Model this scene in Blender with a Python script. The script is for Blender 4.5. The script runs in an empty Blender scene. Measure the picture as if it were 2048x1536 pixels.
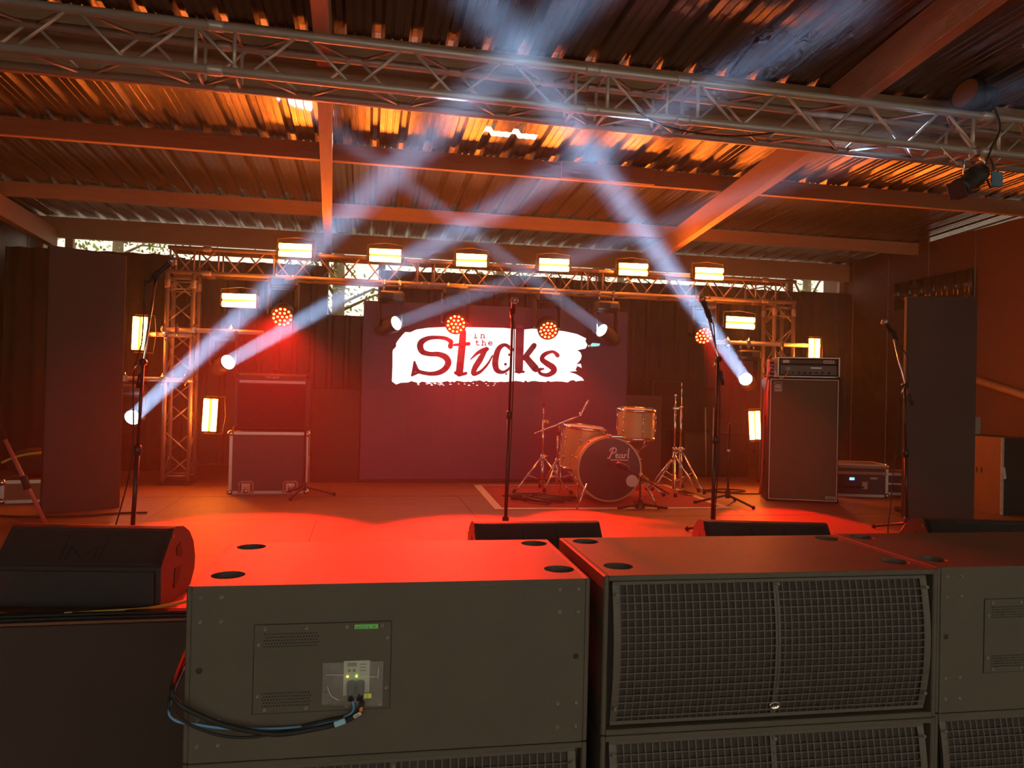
import bpy, bmesh, math, random
from mathutils import Vector, Matrix, Quaternion
from mathutils.geometry import tessellate_polygon
random.seed(7)
S = bpy.context.scene
COL = S.collection
PI = math.pi
def R(a): return math.radians(a)

# ------------------------------------------------------------------ camera
CAM_Z = 1.72
yaw, pitch, roll, FPX = R(11), math.atan(15/1500), 0.023, 1500
f0 = Vector((math.sin(yaw), math.cos(yaw), 0)); r0 = Vector((math.cos(yaw), -math.sin(yaw), 0)); zz = Vector((0, 0, 1))
fw = f0*math.cos(pitch)+zz*math.sin(pitch); u0 = zz*math.cos(pitch)-f0*math.sin(pitch)
rt = r0*math.cos(roll)+u0*math.sin(roll); up = u0*math.cos(roll)-r0*math.sin(roll)
cd = bpy.data.cameras.new('camera'); cam = bpy.data.objects.new('camera', cd); COL.objects.link(cam)
cd.sensor_width = 36; cd.lens = FPX/2048*36; cd.clip_start = .05
cam.matrix_world = Matrix(((rt.x, up.x, -fw.x, 0), (rt.y, up.y, -fw.y, 0), (rt.z, up.z, -fw.z, CAM_Z), (0, 0, 0, 1)))
S.camera = cam
# ------------------------------------------------------------------ world (overcast white daylight outside the barn)
w = bpy.data.worlds.new('world'); S.world = w; w.use_nodes = True
bg = w.node_tree.nodes['Background']; bg.inputs[0].default_value = (1, .86, .66, 1); bg.inputs[1].default_value = 1.5
S.view_settings.view_transform = 'Standard'; S.view_settings.look = 'None'
S.view_settings.exposure = 0; S.view_settings.gamma = 1; S.view_settings.use_curve_mapping = False
S.cycles.use_denoising = True; S.cycles.use_adaptive_sampling = True; S.cycles.adaptive_threshold = .06; S.cycles.adaptive_min_samples = 12
S.cycles.max_bounces = 4; S.cycles.diffuse_bounces = 3; S.cycles.glossy_bounces = 3; S.cycles.transmission_bounces = 3; S.cycles.volume_bounces = 0; S.cycles.transparent_max_bounces = 12
STROBE = 118.0; BEAM_W = 21.0; WASH_W = 1900.0; HAZE = 0.0135

# ------------------------------------------------------------------ materials
MC = {}
def mat(name, col, rough=.6, metal=0., var=.12, scale=6., bump=.0, bscale=40., emit=None, es=0., spec=.5, stretch=None, alpha=None, trans=0.):
    if name in MC: return MC[name]
    m = bpy.data.materials.new(name); m.use_nodes = True; nt = m.node_tree; N = nt.nodes; Lk = nt.links
    b = N['Principled BSDF']; b.inputs['Roughness'].default_value = rough; b.inputs['Metallic'].default_value = metal
    b.inputs['Specular IOR Level'].default_value = spec
    if trans: b.inputs['Transmission Weight'].default_value = trans
    if alpha is not None: b.inputs['Alpha'].default_value = alpha
    tc = N.new('ShaderNodeTexCoord'); mp = N.new('ShaderNodeMapping'); Lk.new(tc.outputs['Object'], mp.inputs[0])
    if stretch: mp.inputs['Scale'].default_value = stretch
    nz = N.new('ShaderNodeTexNoise'); nz.inputs['Scale'].default_value = scale; nz.inputs['Detail'].default_value = 5
    Lk.new(mp.outputs[0], nz.inputs['Vector'])
    mx = N.new('ShaderNodeMix'); mx.data_type = 'RGBA'
    mx.inputs[6].default_value = (*[c*(1-var) for c in col], 1); mx.inputs[7].default_value = (*[min(1, c*(1+var)) for c in col], 1)
    Lk.new(nz.outputs['Fac'], mx.inputs[0]); Lk.new(mx.outputs[2], b.inputs['Base Color'])
    if bump:
        n2 = N.new('ShaderNodeTexNoise'); n2.inputs['Scale'].default_value = bscale; n2.inputs['Detail'].default_value = 3
        Lk.new(mp.outputs[0], n2.inputs['Vector'])
        bp = N.new('ShaderNodeBump'); bp.inputs['Strength'].default_value = bump; bp.inputs['Distance'].default_value = .01
        Lk.new(n2.outputs['Fac'], bp.inputs['Height']); Lk.new(bp.outputs[0], b.inputs['Normal'])
    if emit:
        b.inputs['Emission Color'].default_value = (*emit, 1); b.inputs['Emission Strength'].default_value = es
    if emit and es < 20: m.cycles.emission_sampling = 'NONE'
    MC[name] = m; return m
def wood(name, c1, c2, rough=.65, stretch=(1, 14, 14), scale=3.):
    if name in MC: return MC[name]
    m = mat(name, c1, rough, var=.0, scale=scale, stretch=stretch, bump=.25, bscale=8)
    nt = m.node_tree
    for n in nt.nodes:
        if n.type == 'MIX': n.inputs[6].default_value = (*c1, 1); n.inputs[7].default_value = (*c2, 1)
        if n.type == 'TEX_NOISE': n.inputs['Distortion'].default_value = .6
    return m
M_deck = wood('deck_plywood', (.11, .046, .023), (.29, .135, .068), .6, (1.2, 18, 8), 3.6)
M_timber = wood('roof_timber', (.46, .26, .13), (.62, .38, .20), .6, (1, 12, 12), 3)
M_timber_y = wood('roof_timber_long', (.46, .26, .13), (.62, .38, .20), .6, (12, 1, 12), 3)
M_beam = wood('glulam', (.30, .19, .11), (.42, .28, .16), .7, (1, 10, 10), 3)
M_roof = mat('roof_steel', (.26, .23, .205), .26, .8, .18, 3, .15, 18, stretch=(14, .6, 14))
M_clad = mat('dark_cladding', (.055, .042, .036), .5, .0, .25, 4, .1, 20)
M_black = mat('black_paint', (.034, .030, .027), .5, 0, .25, 9, .12, 220)
M_sub = mat('sub_paint', (.098, .084, .064), .55, 0, .16, 5, .12, 260, spec=.35)
M_foam = mat('grille_foam', (.05, .042, .035), .9, 0, .3, 60)
M_grille = mat('grille_steel', (.105, .09, .075), .55, .1, .15, 30)
M_flat = mat('masking_flat_board', (.060, .037, .028), .75, 0, .15, 4)
M_drape = mat('black_drape', (.03, .019, .015), .85, 0, .3, 6)
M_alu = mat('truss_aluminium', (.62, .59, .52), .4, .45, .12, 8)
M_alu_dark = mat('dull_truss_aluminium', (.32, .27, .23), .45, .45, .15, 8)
M_chrome = mat('chrome', (.72, .70, .68), .16, 1., .06, 10)
M_bolt = mat('zinc_screw', (.22, .20, .17), .4, .6, .1, 20)
M_case = mat('flightcase_laminate', (.07, .058, .05), .55, 0, .12, 8)
M_edge = mat('flightcase_edge', (.52, .48, .44), .4, .6, .12, 20)
M_cloth = mat('grille_cloth', (.030, .024, .022), .85, 0, .25, 120)
M_white = mat('silver_trim', (.6, .56, .52), .5, .0, .08, 20)
M_rub = mat('rubber', (.018, .017, .016), .7, 0, .2, 20)
M_stand = mat('stand_black', (.03, .028, .027), .38, .3, .15, 20)
M_shell = mat('drum_wrap', (.62, .42, .20), .28, .15, .08, 14)
M_head = mat('drum_head', (.7, .66, .6), .5, 0, .05, 10)
M_hblack = mat('black_drum_head', (.028, .022, .022), .3, 0, .15, 10)
M_rug = mat('red_rug', (.30, .045, .035), .95, 0, .35, 18, .4, 90)
M_tape = mat('cream_border', (.62, .54, .46), .8, 0, .12, 14)
M_brown = wood('brown_case_ply', (.22, .085, .03), (.32, .13, .045), .55, (8, 8, 1), 2)
M_yel = mat('yellow_cable', (.62, .52, .08), .5, 0, .08, 20)
M_blue = mat('blue_cable', (.12, .32, .62), .5, 0, .08, 20)
M_org = mat('orange_plug', (.75, .20, .04), .5, 0, .08, 20)
M_green = mat('green_tape', (.18, .72, .16), .6, 0, .05, 20)
M_ytag = mat('yellow_tape', (.80, .85, .05), .6, 0, .05, 20)
M_ltblue = mat('blue_tape', (.28, .58, .72), .6, 0, .06, 20)
M_ink = mat('ink', (.02, .02, .02), .7)
M_ground = mat('concrete_ground', (.20, .18, .15), .9, 0, .3, 3, .3, 30)
M_leaf = mat('leaf', (.20, .30, .05), .6, 0, .4, 4)
M_bark = mat('bark', (.16, .13, .07), .9, 0, .3, 10, .4, 30)
M_plast = None

# ------------------------------------------------------------------ mesh builder
class MB:
    def __init__(s): s.v = []; s.f = []; s.sm = []
    def add(s, vs, fs, smooth=False, M=None):
        o = len(s.v)
        s.v += [tuple(M @ Vector(p)) if M else tuple(p) for p in vs]
        for f in fs: s.f.append([o+i for i in f]); s.sm.append(smooth)
        return s
    def box(s, c, d, b=0., M=None):
        x, y, z = [q/2 for q in d]; cx, cy, cz = c
        if b <= 0:
            vs = [(cx+i*x, cy+j*y, cz+k*z) for i in (-1, 1) for j in (-1, 1) for k in (-1, 1)]
            return s.add(vs, [(0, 1, 3, 2), (4, 6, 7, 5), (0, 4, 5, 1), (2, 3, 7, 6), (0, 2, 6, 4), (1, 5, 7, 3)], M=M)
        b = min(b, x*.99, y*.99, z*.99); vs = []; idx = {}
        for i in (-1, 1):
            for j in (-1, 1):
                for k in (-1, 1):
                    for a in range(3):
                        p = [i*(x-b), j*(y-b), k*(z-b)]; p[a] = (i*x, j*y, k*z)[a]
                        idx[(i, j, k, a)] = len(vs); vs.append((cx+p[0], cy+p[1], cz+p[2]))
        fs = []
        def key(a, sa, b1, s1, c1, s2, w): t = [0, 0, 0]; t[a] = sa; t[b1] = s1; t[c1] = s2; return idx[(*t, w)]
        for a in range(3):
            b1, c1 = (a+1) % 3, (a+2) % 3
            for sa in (-1, 1):
                q = [key(a, sa, b1, s1, c1, s2, a) for s1, s2 in ((-1, -1), (1, -1), (1, 1), (-1, 1))]
                fs.append(q if sa > 0 else q[::-1])
        for a in range(3):
            b1, c1 = (a+1) % 3, (a+2) % 3
            for s1 in (-1, 1):
                for s2 in (-1, 1):
                    q = [key(a, -1, b1, s1, c1, s2, b1), key(a, 1, b1, s1, c1, s2, b1), key(a, 1, b1, s1, c1, s2, c1), key(a, -1, b1, s1, c1, s2, c1)]
                    fs.append(q if s1*s2 < 0 else q[::-1])
        for i in (-1, 1):
            for j in (-1, 1):
                for k in (-1, 1):
                    q = [idx[(i, j, k, a)] for a in range(3)]; fs.append(q if i*j*k > 0 else q[::-1])
        return s.add(vs, fs, M=M)
    def tube(s, pts, r, n=8, cap=True, M=None):
        pts = [Vector(p) for p in pts]; rs = r if isinstance(r, (list, tuple)) else [r]*len(pts)
        vs = []; fs = []; prev = None
        for i, p in enumerate(pts):
            t = (pts[min(i+1, len(pts)-1)]-pts[max(i-1, 0)]).normalized()
            if prev is None:
                a = Vector((0, 0, 1)) if abs(t.z) < .9 else Vector((1, 0, 0)); e1 = t.cross(a).normalized()
            else:
                e1 = (prev-t*prev.dot(t)).normalized()
            prev = e1; e2 = t.cross(e1)
            for k in range(n):
                an = 2*PI*k/n; vs.append(p+(e1*math.cos(an)+e2*math.sin(an))*rs[i])
        for i in range(len(pts)-1):
            for k in range(n): fs.append((i*n+k, i*n+(k+1) % n, (i+1)*n+(k+1) % n, (i+1)*n+k))
        s.add(vs, fs, True, M)
        if cap: s.f += [[len(s.v)-len(vs)+k for k in range(n)][::-1], [len(s.v)-n+k for k in range(n)]]; s.sm += [False, False]
        return s
    def lathe(s, prof, n=24, M=None, smooth=True):
        vs = []; fs = []
        for r, z in prof:
            for k in range(n): vs.append((r*math.cos(2*PI*k/n), r*math.sin(2*PI*k/n), z))
        for i in range(len(prof)-1):
            for k in range(n): fs.append((i*n+k, i*n+(k+1) % n, (i+1)*n+(k+1) % n, (i+1)*n+k))
        return s.add(vs, fs, smooth, M)
    def prism(s, poly, h0, h1, M=None, smooth=False):      # polygon in local xy extruded along z
        n = len(poly); vs = [(x, y, h0) for x, y in poly]+[(x, y, h1) for x, y in poly]
        fs = [tuple(range(n))[::-1], tuple(range(n, 2*n))]
        s.add(vs, fs, False, M); o = len(s.v)-2*n
        for i in range(n): s.f.append([o+i, o+(i+1) % n, o+n+(i+1) % n, o+n+i]); s.sm.append(smooth)
        return s
    def plate(s, outer, holes, h0, h1, M=None):            # plate with holes, local xy, thickness along z
        loops = [outer]+holes; flat = [p for l in loops for p in l]; n = len(flat)
        tr = tessellate_polygon([[Vector((x, y, 0)) for x, y in l] for l in loops])
        vs = [(x, y, h1) for x, y in flat]+[(x, y, h0) for x, y in flat]
        fs = [tuple(t) for t in tr]+[tuple(i+n for i in t)[::-1] for t in tr]; k = 0
        for l in loops:
            m = len(l)
            for i in range(m): fs.append((k+i, k+(i+1) % m, n+k+(i+1) % m, n+k+i))
            k += m
        return s.add(vs, fs, False, M)
    def ball(s, c, r, n=12, m=8, M=None, sc=(1, 1, 1)):
        T = Matrix.Translation(Vector(c)) @ Matrix.Diagonal((*sc, 1))
        return s.lathe([(max(1e-4, r*math.sin(PI*i/m)), -r*math.cos(PI*i/m)) for i in range(m+1)], n, (M @ T) if M else T)
    def stroke(s, pts, wd, h=0., M=None):                   # flat ribbon of lettering in local xy, at height h
        n = len(pts); vs = []; fs = []
        for i in range(n):
            a = Vector(pts[max(i-1, 0)][:2]); b = Vector(pts[min(i+1, n-1)][:2]); t = (b-a)
            t = t.normalized() if t.length > 0 else Vector((1, 0)); nn = Vector((-t.y, t.x))
            w_ = (pts[i][2] if len(pts[i]) > 2 else wd)/2
            p = Vector(pts[i][:2]); vs += [(*(p+nn*w_), h), (*(p-nn*w_), h)]
        for i in range(n-1): fs.append((2*i, 2*i+1, 2*i+3, 2*i+2))
        return s.add(vs, fs, False, M)
    def mesh(s, name):
        me = bpy.data.meshes.new(name); me.from_pydata(s.v, [], s.f); me.polygons.foreach_set('use_smooth', s.sm)
        bm = bmesh.new(); bm.from_mesh(me); bmesh.ops.recalc_face_normals(bm, faces=bm.faces[:]); bm.to_mesh(me); bm.free()
        me.update(); return me
    def build(s, name, m, parent=None, **k):
        return link(name, s.mesh(name), m, parent, **k)
def link(name, me, m, parent=None, loc=None, rot=None, kind=None, label=None, cat=None, group=None, M=None):
    if m is not None and not me.materials: me.materials.append(m)
    o = bpy.data.objects.new(name, me); COL.objects.link(o); o.parent = parent
    if M is not None: o.matrix_local = M
    if loc is not None: o.location = loc
    if rot is not None: o.rotation_euler = rot
    tag(o, label, cat, group, kind); return o
def tag(o, label=None, cat=None, group=None, kind=None):
    if label: o['label'] = label
    if cat: o['category'] = cat
    if group: o['group'] = group
    if kind: o['kind'] = kind
    return o
def thing(name, label, cat, loc=(0, 0, 0), rz=0, group=None, kind=None):
    o = bpy.data.objects.new(name, None); COL.objects.link(o); o.location = loc; o.rotation_euler = (0, 0, rz); o.empty_display_size = .1
    return tag(o, label, cat, group, kind)
def T(x, y, z): return Matrix.Translation((x, y, z))
def RX(a): return Matrix.Rotation(a, 4, 'X')
def RY(a): return Matrix.Rotation(a, 4, 'Y')
def RZ(a): return Matrix.Rotation(a, 4, 'Z')
def aim(p, q):                                             # matrix whose +z points from p to q
    d = (Vector(q)-Vector(p)).normalized(); return Matrix.Translation(p) @ d.to_track_quat('Z', 'Y').to_matrix().to_4x4()
def circ(cx, cy, r, n=16, a0=0): return [(cx+r*math.cos(a0+2*PI*i/n), cy+r*math.sin(a0+2*PI*i/n)) for i in range(n)]
def smoothpath(pts, n=6):
    P = [Vector(p) for p in pts]; out = []
    for i in range(len(P)-1):
        a = P[max(i-1, 0)]; b = P[i]; c = P[i+1]; d = P[min(i+2, len(P)-1)]
        for k in range(n):
            t = k/n; out.append(.5*((2*b)+(c-a)*t+(2*a-5*b+4*c-d)*t*t+(3*b-a-3*c+d)*t**3))
    return out+[P[-1]]
FACE_CAM = RX(PI/2)          # local xy plane -> world xz plane, local +z -> world -y (towards the audience)
G = .72                      # stage deck height
def roof_z(y): return 3.91-.036*(y-4.7)

# ================================================================== SETTING
link('ground', MB().box((1.5, 2.0, -.05), (40, 44, .1)).mesh('ground'), M_ground, kind='structure')
fl = thing('floor', None, None, (0, 0, 0), kind='structure')
X0, X1, Y0, Y1 = -4.0, 7.0, 3.42, 10.0
sheet_x, sheet_y = 2.44, 1.22
rows = int(math.ceil((Y1-Y0)/sheet_y))
for j in range(rows):
    y0 = Y0+j*sheet_y; y1 = min(y0+sheet_y, Y1); x = X0-(1.22 if j % 2 else 0)
    while x < X1:
        a, b = max(x, X0), min(x+sheet_x, X1)
        if b-a > .05:
            MB().box(((a+b)/2, (y0+y1)/2, G-.0125+random.uniform(-.0012, .0012)), (b-a-.0025, y1-y0-.003, .025), .001).build('deck_sheet', M_deck, fl)
        x += sheet_x
MB().box(((X0+X1)/2, (Y0+Y1)/2, G/2-.02), (X1-X0, Y1-Y0-.02, G-.06)).build('deck_frame', M_black, fl)
MB().box(((X0+X1)/2, Y0-.012, G/2-.005), (X1-X0, .02, G-.01), .003).build('stage_skirt', M_flat, fl)

# roof: corrugated sheets, purlins, rafters, main beam
ce = thing('ceiling', None, None, (0, 0, 0), kind='structure')
PITCH = .23
prof = [(0, 0), (.022, .034), (.058, .034), (.08, 0), (.118, 0), (.122, .005), (.132, .005), (.136, 0), (.176, 0), (.18, .005), (.19, .005), (.194, 0)]
def corr_mesh(nr, length, name, thick=.0012):
    b = MB(); pts = [(i*PITCH+x, z) for i in range(nr) for x, z in prof]+[(nr*PITCH, 0)]
    n = len(pts)
    vs = [(x, 0, z) for x, z in pts]+[(x, length, z) for x, z in pts]
    b.add(vs, [(i, i+1, n+i+1, n+i) for i in range(n-1)])
    vs = [(x, 0, z+thick) for x, z in pts]+[(x, length, z+thick) for x, z in pts]
    b.add(vs, [(i, n+i, n+i+1, i+1) for i in range(n-1)])
    return b.mesh(name)
sl = math.atan(.036)
for y0, y1, dz in ((-4.5, 4.75, .0), (4.6, 10.35, .006)):
    me = corr_mesh(4, (y1-y0)/math.cos(sl), 'roof_sheet')
    for i in range(13):
        if y0 > 4 and i == 6: continue
        link('roof_sheet', me, M_roof, ce, loc=(-4.62+i*4*PITCH, y0, roof_z(y0)+dz+(i % 2)*.0016), rot=(-sl, 0, 0))
for nr, xa, ya, yb in ((2, .90, 4.6, 6.09), (2, .90, 6.21, 10.35), (2, 1.36, 4.6, 10.35)):   # gap added between sheets: sky imitates the white spot of a beam hit
    link('roof_sheet', corr_mesh(nr, (yb-ya)/math.cos(sl), 'roof_sheet'), M_roof, ce, loc=(xa, ya, roof_z(ya)+.006), rot=(-sl, 0, 0))
for y, h in ((-4.3, .155), (-2.4, .155), (-.6, .155), (1.2, .155), (3.0, .155), (6.66, .15), (8.54, .15)):
    MB().box((1.5, y+.03, roof_z(y)-.005-h/2), (11.0, .06, h), .004).build('purlin', M_timber, ce)
MB().box((2.15, 6.615, roof_z(6.66)-.085), (.9, .028, .15), .003).build('purlin_splice', M_timber, ce)
MB().box((1.5, 10.0, roof_z(10)-.006-.125), (11.0, .08, .25), .004).build('wall_plate', M_timber, ce)
MB().box((1.5, 4.78, roof_z(4.7)-.012-.195), (11.0, .12, .39), .006).build('main_beam', M_beam, ce)
for (xa, ya), (xb, yb), dz, hh in (((-.30, 4.85), (-.52, 9.95), .165, .22), ((3.18, 4.85), (3.62, 9.95), .165, .22), ((-.14, -4.3), (-.30, 4.71), .004, .235), ((2.42, -4.3), (3.18, 4.71), .004, .235), ((-3.62, -4.3), (-3.68, 4.71), .004, .2), ((-3.68, 4.85), (-3.75, 9.95), .165, .22)):
    za, zb = roof_z(ya)-dz, roof_z(yb)-dz
    d = Vector((xb-xa, yb-ya, zb-za)); q = d.to_track_quat('Y', 'Z')
    MB().box((0, d.length/2, -hh/2), (.09, d.length, hh), .004).build('rafter', M_timber_y, ce, M=Matrix.Translation((xa, ya, za)) @ q.to_matrix().to_4x4())

# back wall in corrugated sheets below an open strip
wb = thing('wall_back', None, None, (0, 0, 0), kind='structure')
bprof = [(0, 0), (.02, .03), (.06, .03), (.08, 0)]
def clad_mesh(wd, h):
    b = MB(); pts = []
    n = int(round(wd/.2))
    for i in range(n): pts += [(i*wd/n+x*wd/n/.2, z) for x, z in bprof]
    pts.append((wd, 0)); m = len(pts)
    b.add([(x, -z, 0) for x, z in pts]+[(x, -z, h) for x, z in pts], [(i, i+1, m+i+1, m+i) for i in range(m-1)])
    b.add([(x, -z+.004, 0) for x, z in pts]+[(x, -z+.004, h) for x, z in pts], [(i, m+i, m+i+1, i+1) for i in range(m-1)])
    return b.mesh('cladding_sheet')
xs = [-4.0, -3.13, -2.26, -1.39, -.52, .13, 1.0, 1.87, 2.74, 3.61, 4.48, 5.35, 6.22, 7.0]
for i in range(len(xs)-1):
    top = 2.66 if abs(xs[i]+.52) < .01 else 3.29+.012*math.sin(i*2.1)
    link('cladding_sheet', clad_mesh(xs[i+1]-xs[i], top-G), M_clad, wb, loc=(xs[i], 10.0, G))
for x in (-3.62, -.56, .17, 3.2, 6.1, 6.95, -3.95): MB().box((x, 10.09, 2.0), (.09, .07, 3.3), .004).build('wall_post', M_beam, wb)
wl = thing('wall_left', None, None, (0, 0, 0), kind='structure')
for i in range(17): MB().box((-4.02, -1.75+i*.75, 1.95), (.03, .735, 3.75), .004).build('wall_board', M_clad, wl)
wr = thing('wall_right', None, None, (0, 0, 0), kind='structure')
for i in range(17): MB().box((7.02, -1.75+i*.75, 1.88), (.03, .735, 3.74 if i in (12, 13) else 3.82), .004).build('wall_board', mat('red_brown_wall', (.13, .05, .026), .7, 0, .15, 3), wr)
MB().tube([(6.96, 4.6, 1.2), (6.96, 8.2, 2.15)], .05, 4).build('wall_brace', M_beam, wr)

# ================================================================== TRUSS
CYL = {}
def bar_obj(name, p, q, r, m, parent, n=8):
    p, q = Vector(p), Vector(q); L = round((q-p).length, 3)
    k = (name, L, r, m.name)
    if k not in CYL: me = MB().tube([(0, 0, 0), (0, 0, L)], r, n).mesh(name); me.materials.append(m); CYL[k] = me
    return link(name, CYL[k], None, parent, M=aim(p, q))
def box_truss(parent, p, q, half=.12, step=.29, rc=.025, rb=.0095, posts=(), joints=(), side=Vector((0, 1, 0)), ma=None):
    ma = ma or M_alu
    p, q = Vector(p), Vector(q); ax = (q-p).normalized(); L = (q-p).length; e1 = side; e2 = ax.cross(e1).normalized()
    cs = [(-1, -1), (1, -1), (1, 1), (-1, 1)]
    C = [e1*a*half+e2*b*half for a, b in cs]
    for c in C:
        bar_obj('chord', p+c, q+c, rc, ma, parent, 12)
        for j in joints:
            link('coupler', MB().tube([(0, 0, -.045), (0, 0, -.03), (0, 0, .03), (0, 0, .045)], [rc+.001, rc+.006, rc+.006, rc+.001], 12).mesh('coupler'), ma, parent, M=aim(p+c+ax*j, p+c+ax*(j+1)))
    n = max(1, int(L/step)); st = L/n
    for k in range(4):
        a, b = C[k], C[(k+1) % 4]
        for i in range(n):
            s_, t_ = (a, b) if (i+k) % 2 else (b, a)
            bar_obj('brace', p+ax*(i*st+.02)+s_, p+ax*((i+1)*st-.02)+t_, rb, ma, parent, 6)
        for j in posts: bar_obj('brace', p+ax*j+a, p+ax*j+b, rb*1.15, ma, parent, 6)
tf = thing('front_truss', 'silver box truss spanning the whole top of the picture in front of the beam', 'truss', (1.3, 4.42, 3.53))
tf.rotation_euler = (0, .0085, 0)
JF = [-.85, 1.28, 1.86, 4.02]
box_truss(tf, (-5.2, 0, 0), (5.6, 0, 0), posts=[5.2-1.3+x+d for x in JF for d in (-.1, .1)], joints=[5.2-1.3+x for x in JF])
tb = thing('goalpost_truss', 'slim goalpost truss with two towers carrying the stage lights upstage', 'truss', (0, 8.02, G))
ZB = 2.945-G
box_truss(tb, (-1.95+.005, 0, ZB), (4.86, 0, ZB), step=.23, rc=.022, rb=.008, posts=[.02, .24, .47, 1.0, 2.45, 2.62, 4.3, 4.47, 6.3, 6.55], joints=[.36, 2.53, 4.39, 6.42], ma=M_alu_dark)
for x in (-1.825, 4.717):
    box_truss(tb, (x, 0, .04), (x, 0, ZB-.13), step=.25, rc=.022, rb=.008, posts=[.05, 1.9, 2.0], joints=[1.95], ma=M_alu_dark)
    MB().box((x, 0, .010), (.30, .30, .016), .003).build('base_plate', M_stand, tb)

# ================================================================== LIGHT FIXTURES
M_strobe = mat('strobe_tube', (1, .8, .6), .4, 0, 0, emit=(1, .185, .016), es=STROBE)
M_refl = mat('strobe_reflector', (.12, .10, .08), .5, 0, .03, 10)
def hook_clamp(mb, x, y, z, r=.03):
    mb.box((x, y, z), (.03, .075, .075), .012); mb.tube([(x, y, z-.035), (x, y, z-.1)], .009, 6)
def strobe(loc, rot, label, group='orange strobe lights'):
    t = thing('strobe_light', label, 'stage light', loc, 0, group); t.rotation_euler = rot
    b = MB(); b.box((0, .045, 0), (.345, .07, .135), .012)
    for sx in (-1, 1): b.box((sx*.185, .05, 0), (.012, .05, .11), .004)
    b.tube([(-.185, .05, 0), (-.185, .05, .12), (0, .05, .14), (.185, .05, .12), (.185, .05, 0)], .006, 5)
    b.build('housing', M_stand, t)
    MB().box((0, .008, 0), (.325, .006, .12), .002).build('reflector', M_refl, t)
    for s in (-1, 1):
        MB().tube([(-.158, 0, s*.0385), (.158, 0, s*.0385)], .0275, 8).build('strobe_tube', M_strobe, t)
    return t
ordn = ['first', 'second', 'third', 'fourth', 'fifth', 'sixth']
for i in range(6):
    strobe((-.734+i*.895, 7.82, 3.09), (0, 0, R(-4)), 'horizontal orange strobe on top of the truss, %s from the left tower' % ordn[i])
strobe((-1.259, 7.82, 2.56), (0, 0, R(-4)), 'horizontal orange strobe on the side pipe by the left truss tower')
strobe((4.13, 7.82, 2.556), (0, R(2), R(-10)), 'horizontal orange strobe on the side pipe by the right truss tower')
strobe((-2.167, 7.82, 2.20), (0, R(91), 0), 'upright orange strobe behind the left microphone, outside the truss tower')
strobe((-1.503, 7.82, 1.42), (0, R(92), 0), 'upright orange strobe low down beside the guitar cabinet')
strobe((4.334, 7.82, 1.40), (0, R(86), 0), 'tilted upright orange strobe low down beside the tall bass cabinet')
strobe((5.06, 7.82, 2.25), (0, R(90), 0), 'upright orange strobe peeking out above the bass amplifier head')

M_lens_w = mat('beam_lens', (.9, .93, 1), .1, 0, 0, emit=(.85, .93, 1), es=12)
M_led_red = mat('wash_led', (1, .4, .2), .3, 0, 0, emit=(1, .30, .06), es=9)
M_led_back = mat('wash_face', (.25, .01, .008), .4, 0, .1, emit=(1, .02, .01), es=.45)
def mover_body(t, head_r, head_len, hang=True, drop=.34, up_to=.44):
    # local: head centre at origin, light along -y
    s = 1 if hang else -1
    MB().box((0, .02, s*drop), (.26, .2, .10), .02).build('base', M_black, t)
    for sx in (-.08, .08):
        c = MB(); c.box((sx, .02, up_to), (.03, .07, .07), .012); c.tube([(sx, .02, drop+.04), (sx, .02, up_to)], .011, 6); c.build('clamp', M_chrome, t)
    MB().box((.06, -.083, s*drop), (.09, .006, .05), .002).build('display', mat('mover_display', (.10, .10, .09), .3, 0, .1), t)
    y = MB()
    for sx in (-1, 1): y.box((sx*(head_r+.035), .02, s*drop*.48), (.035, .09, drop*.98), .012)
    y.box((0, .02, s*(drop-.055)), (2*head_r+.1, .09, .03), .01)
    y.build('yoke', M_black, t)
def beam_head(loc, target, label, power, up_z):
    t = thing('beam_moving_head', label, 'stage light', loc, 0, 'white beam moving heads')
    mover_body(t, .085, .3, True, .30, up_z-loc[2])
    Mh = aim((0, 0, 0), Vector(target)-Vector(loc))
    MB().lathe([(.001, -.20), (.06, -.19), (.085, -.12), (.088, .05), (.082, .085), (.076, .088), (.074, .075)], 20, Mh).build('head', M_black, t)
    MB().lathe([(.001, .082), (.04, .080), (.072, .076)], 20, Mh).build('lens', M_lens_w, t)
    ld = bpy.data.lights.new('beam', 'AREA'); ld.shape = 'DISK'; ld.size = .135; ld.spread = R(2.6); ld.energy = power; ld.color = (.42, .64, 1)
    lo = bpy.data.objects.new('beam_source', ld); COL.objects.link(lo); lo.parent = t
    lo.matrix_local = Mh @ T(0, 0, .095) @ RX(PI)
    return t
beams = [((-2.246, 7.86, 1.355), (.538, 4.1, 3.339), 'lit white beam head beside the left microphone stand, outside the tower', 1.3, 1.76),
         ((-1.391, 7.86, 1.923), (1.666, 4.1, 3.358), 'lit white beam head right above the guitar cabinet', 1.1, 2.25),
         ((.237, 7.88, 2.38), (3.22, 4.6, 3.389), 'white beam head hanging beside the upper left corner of the logo', .45, 2.825),
         ((2.57, 7.88, 2.38), (-.557, 5.895, 3.86), 'white beam head hanging beside the upper right corner of the logo', .45, 2.825),
         ((4.249, 7.86, 1.90), (1.135, 4.15, 3.223), 'lit white beam head left of the bass amplifier head', 1.0, 2.33)]
for l, tg, lab, p, hg in beams: beam_head(l, tg, lab, BEAM_W*p, hg)
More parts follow.
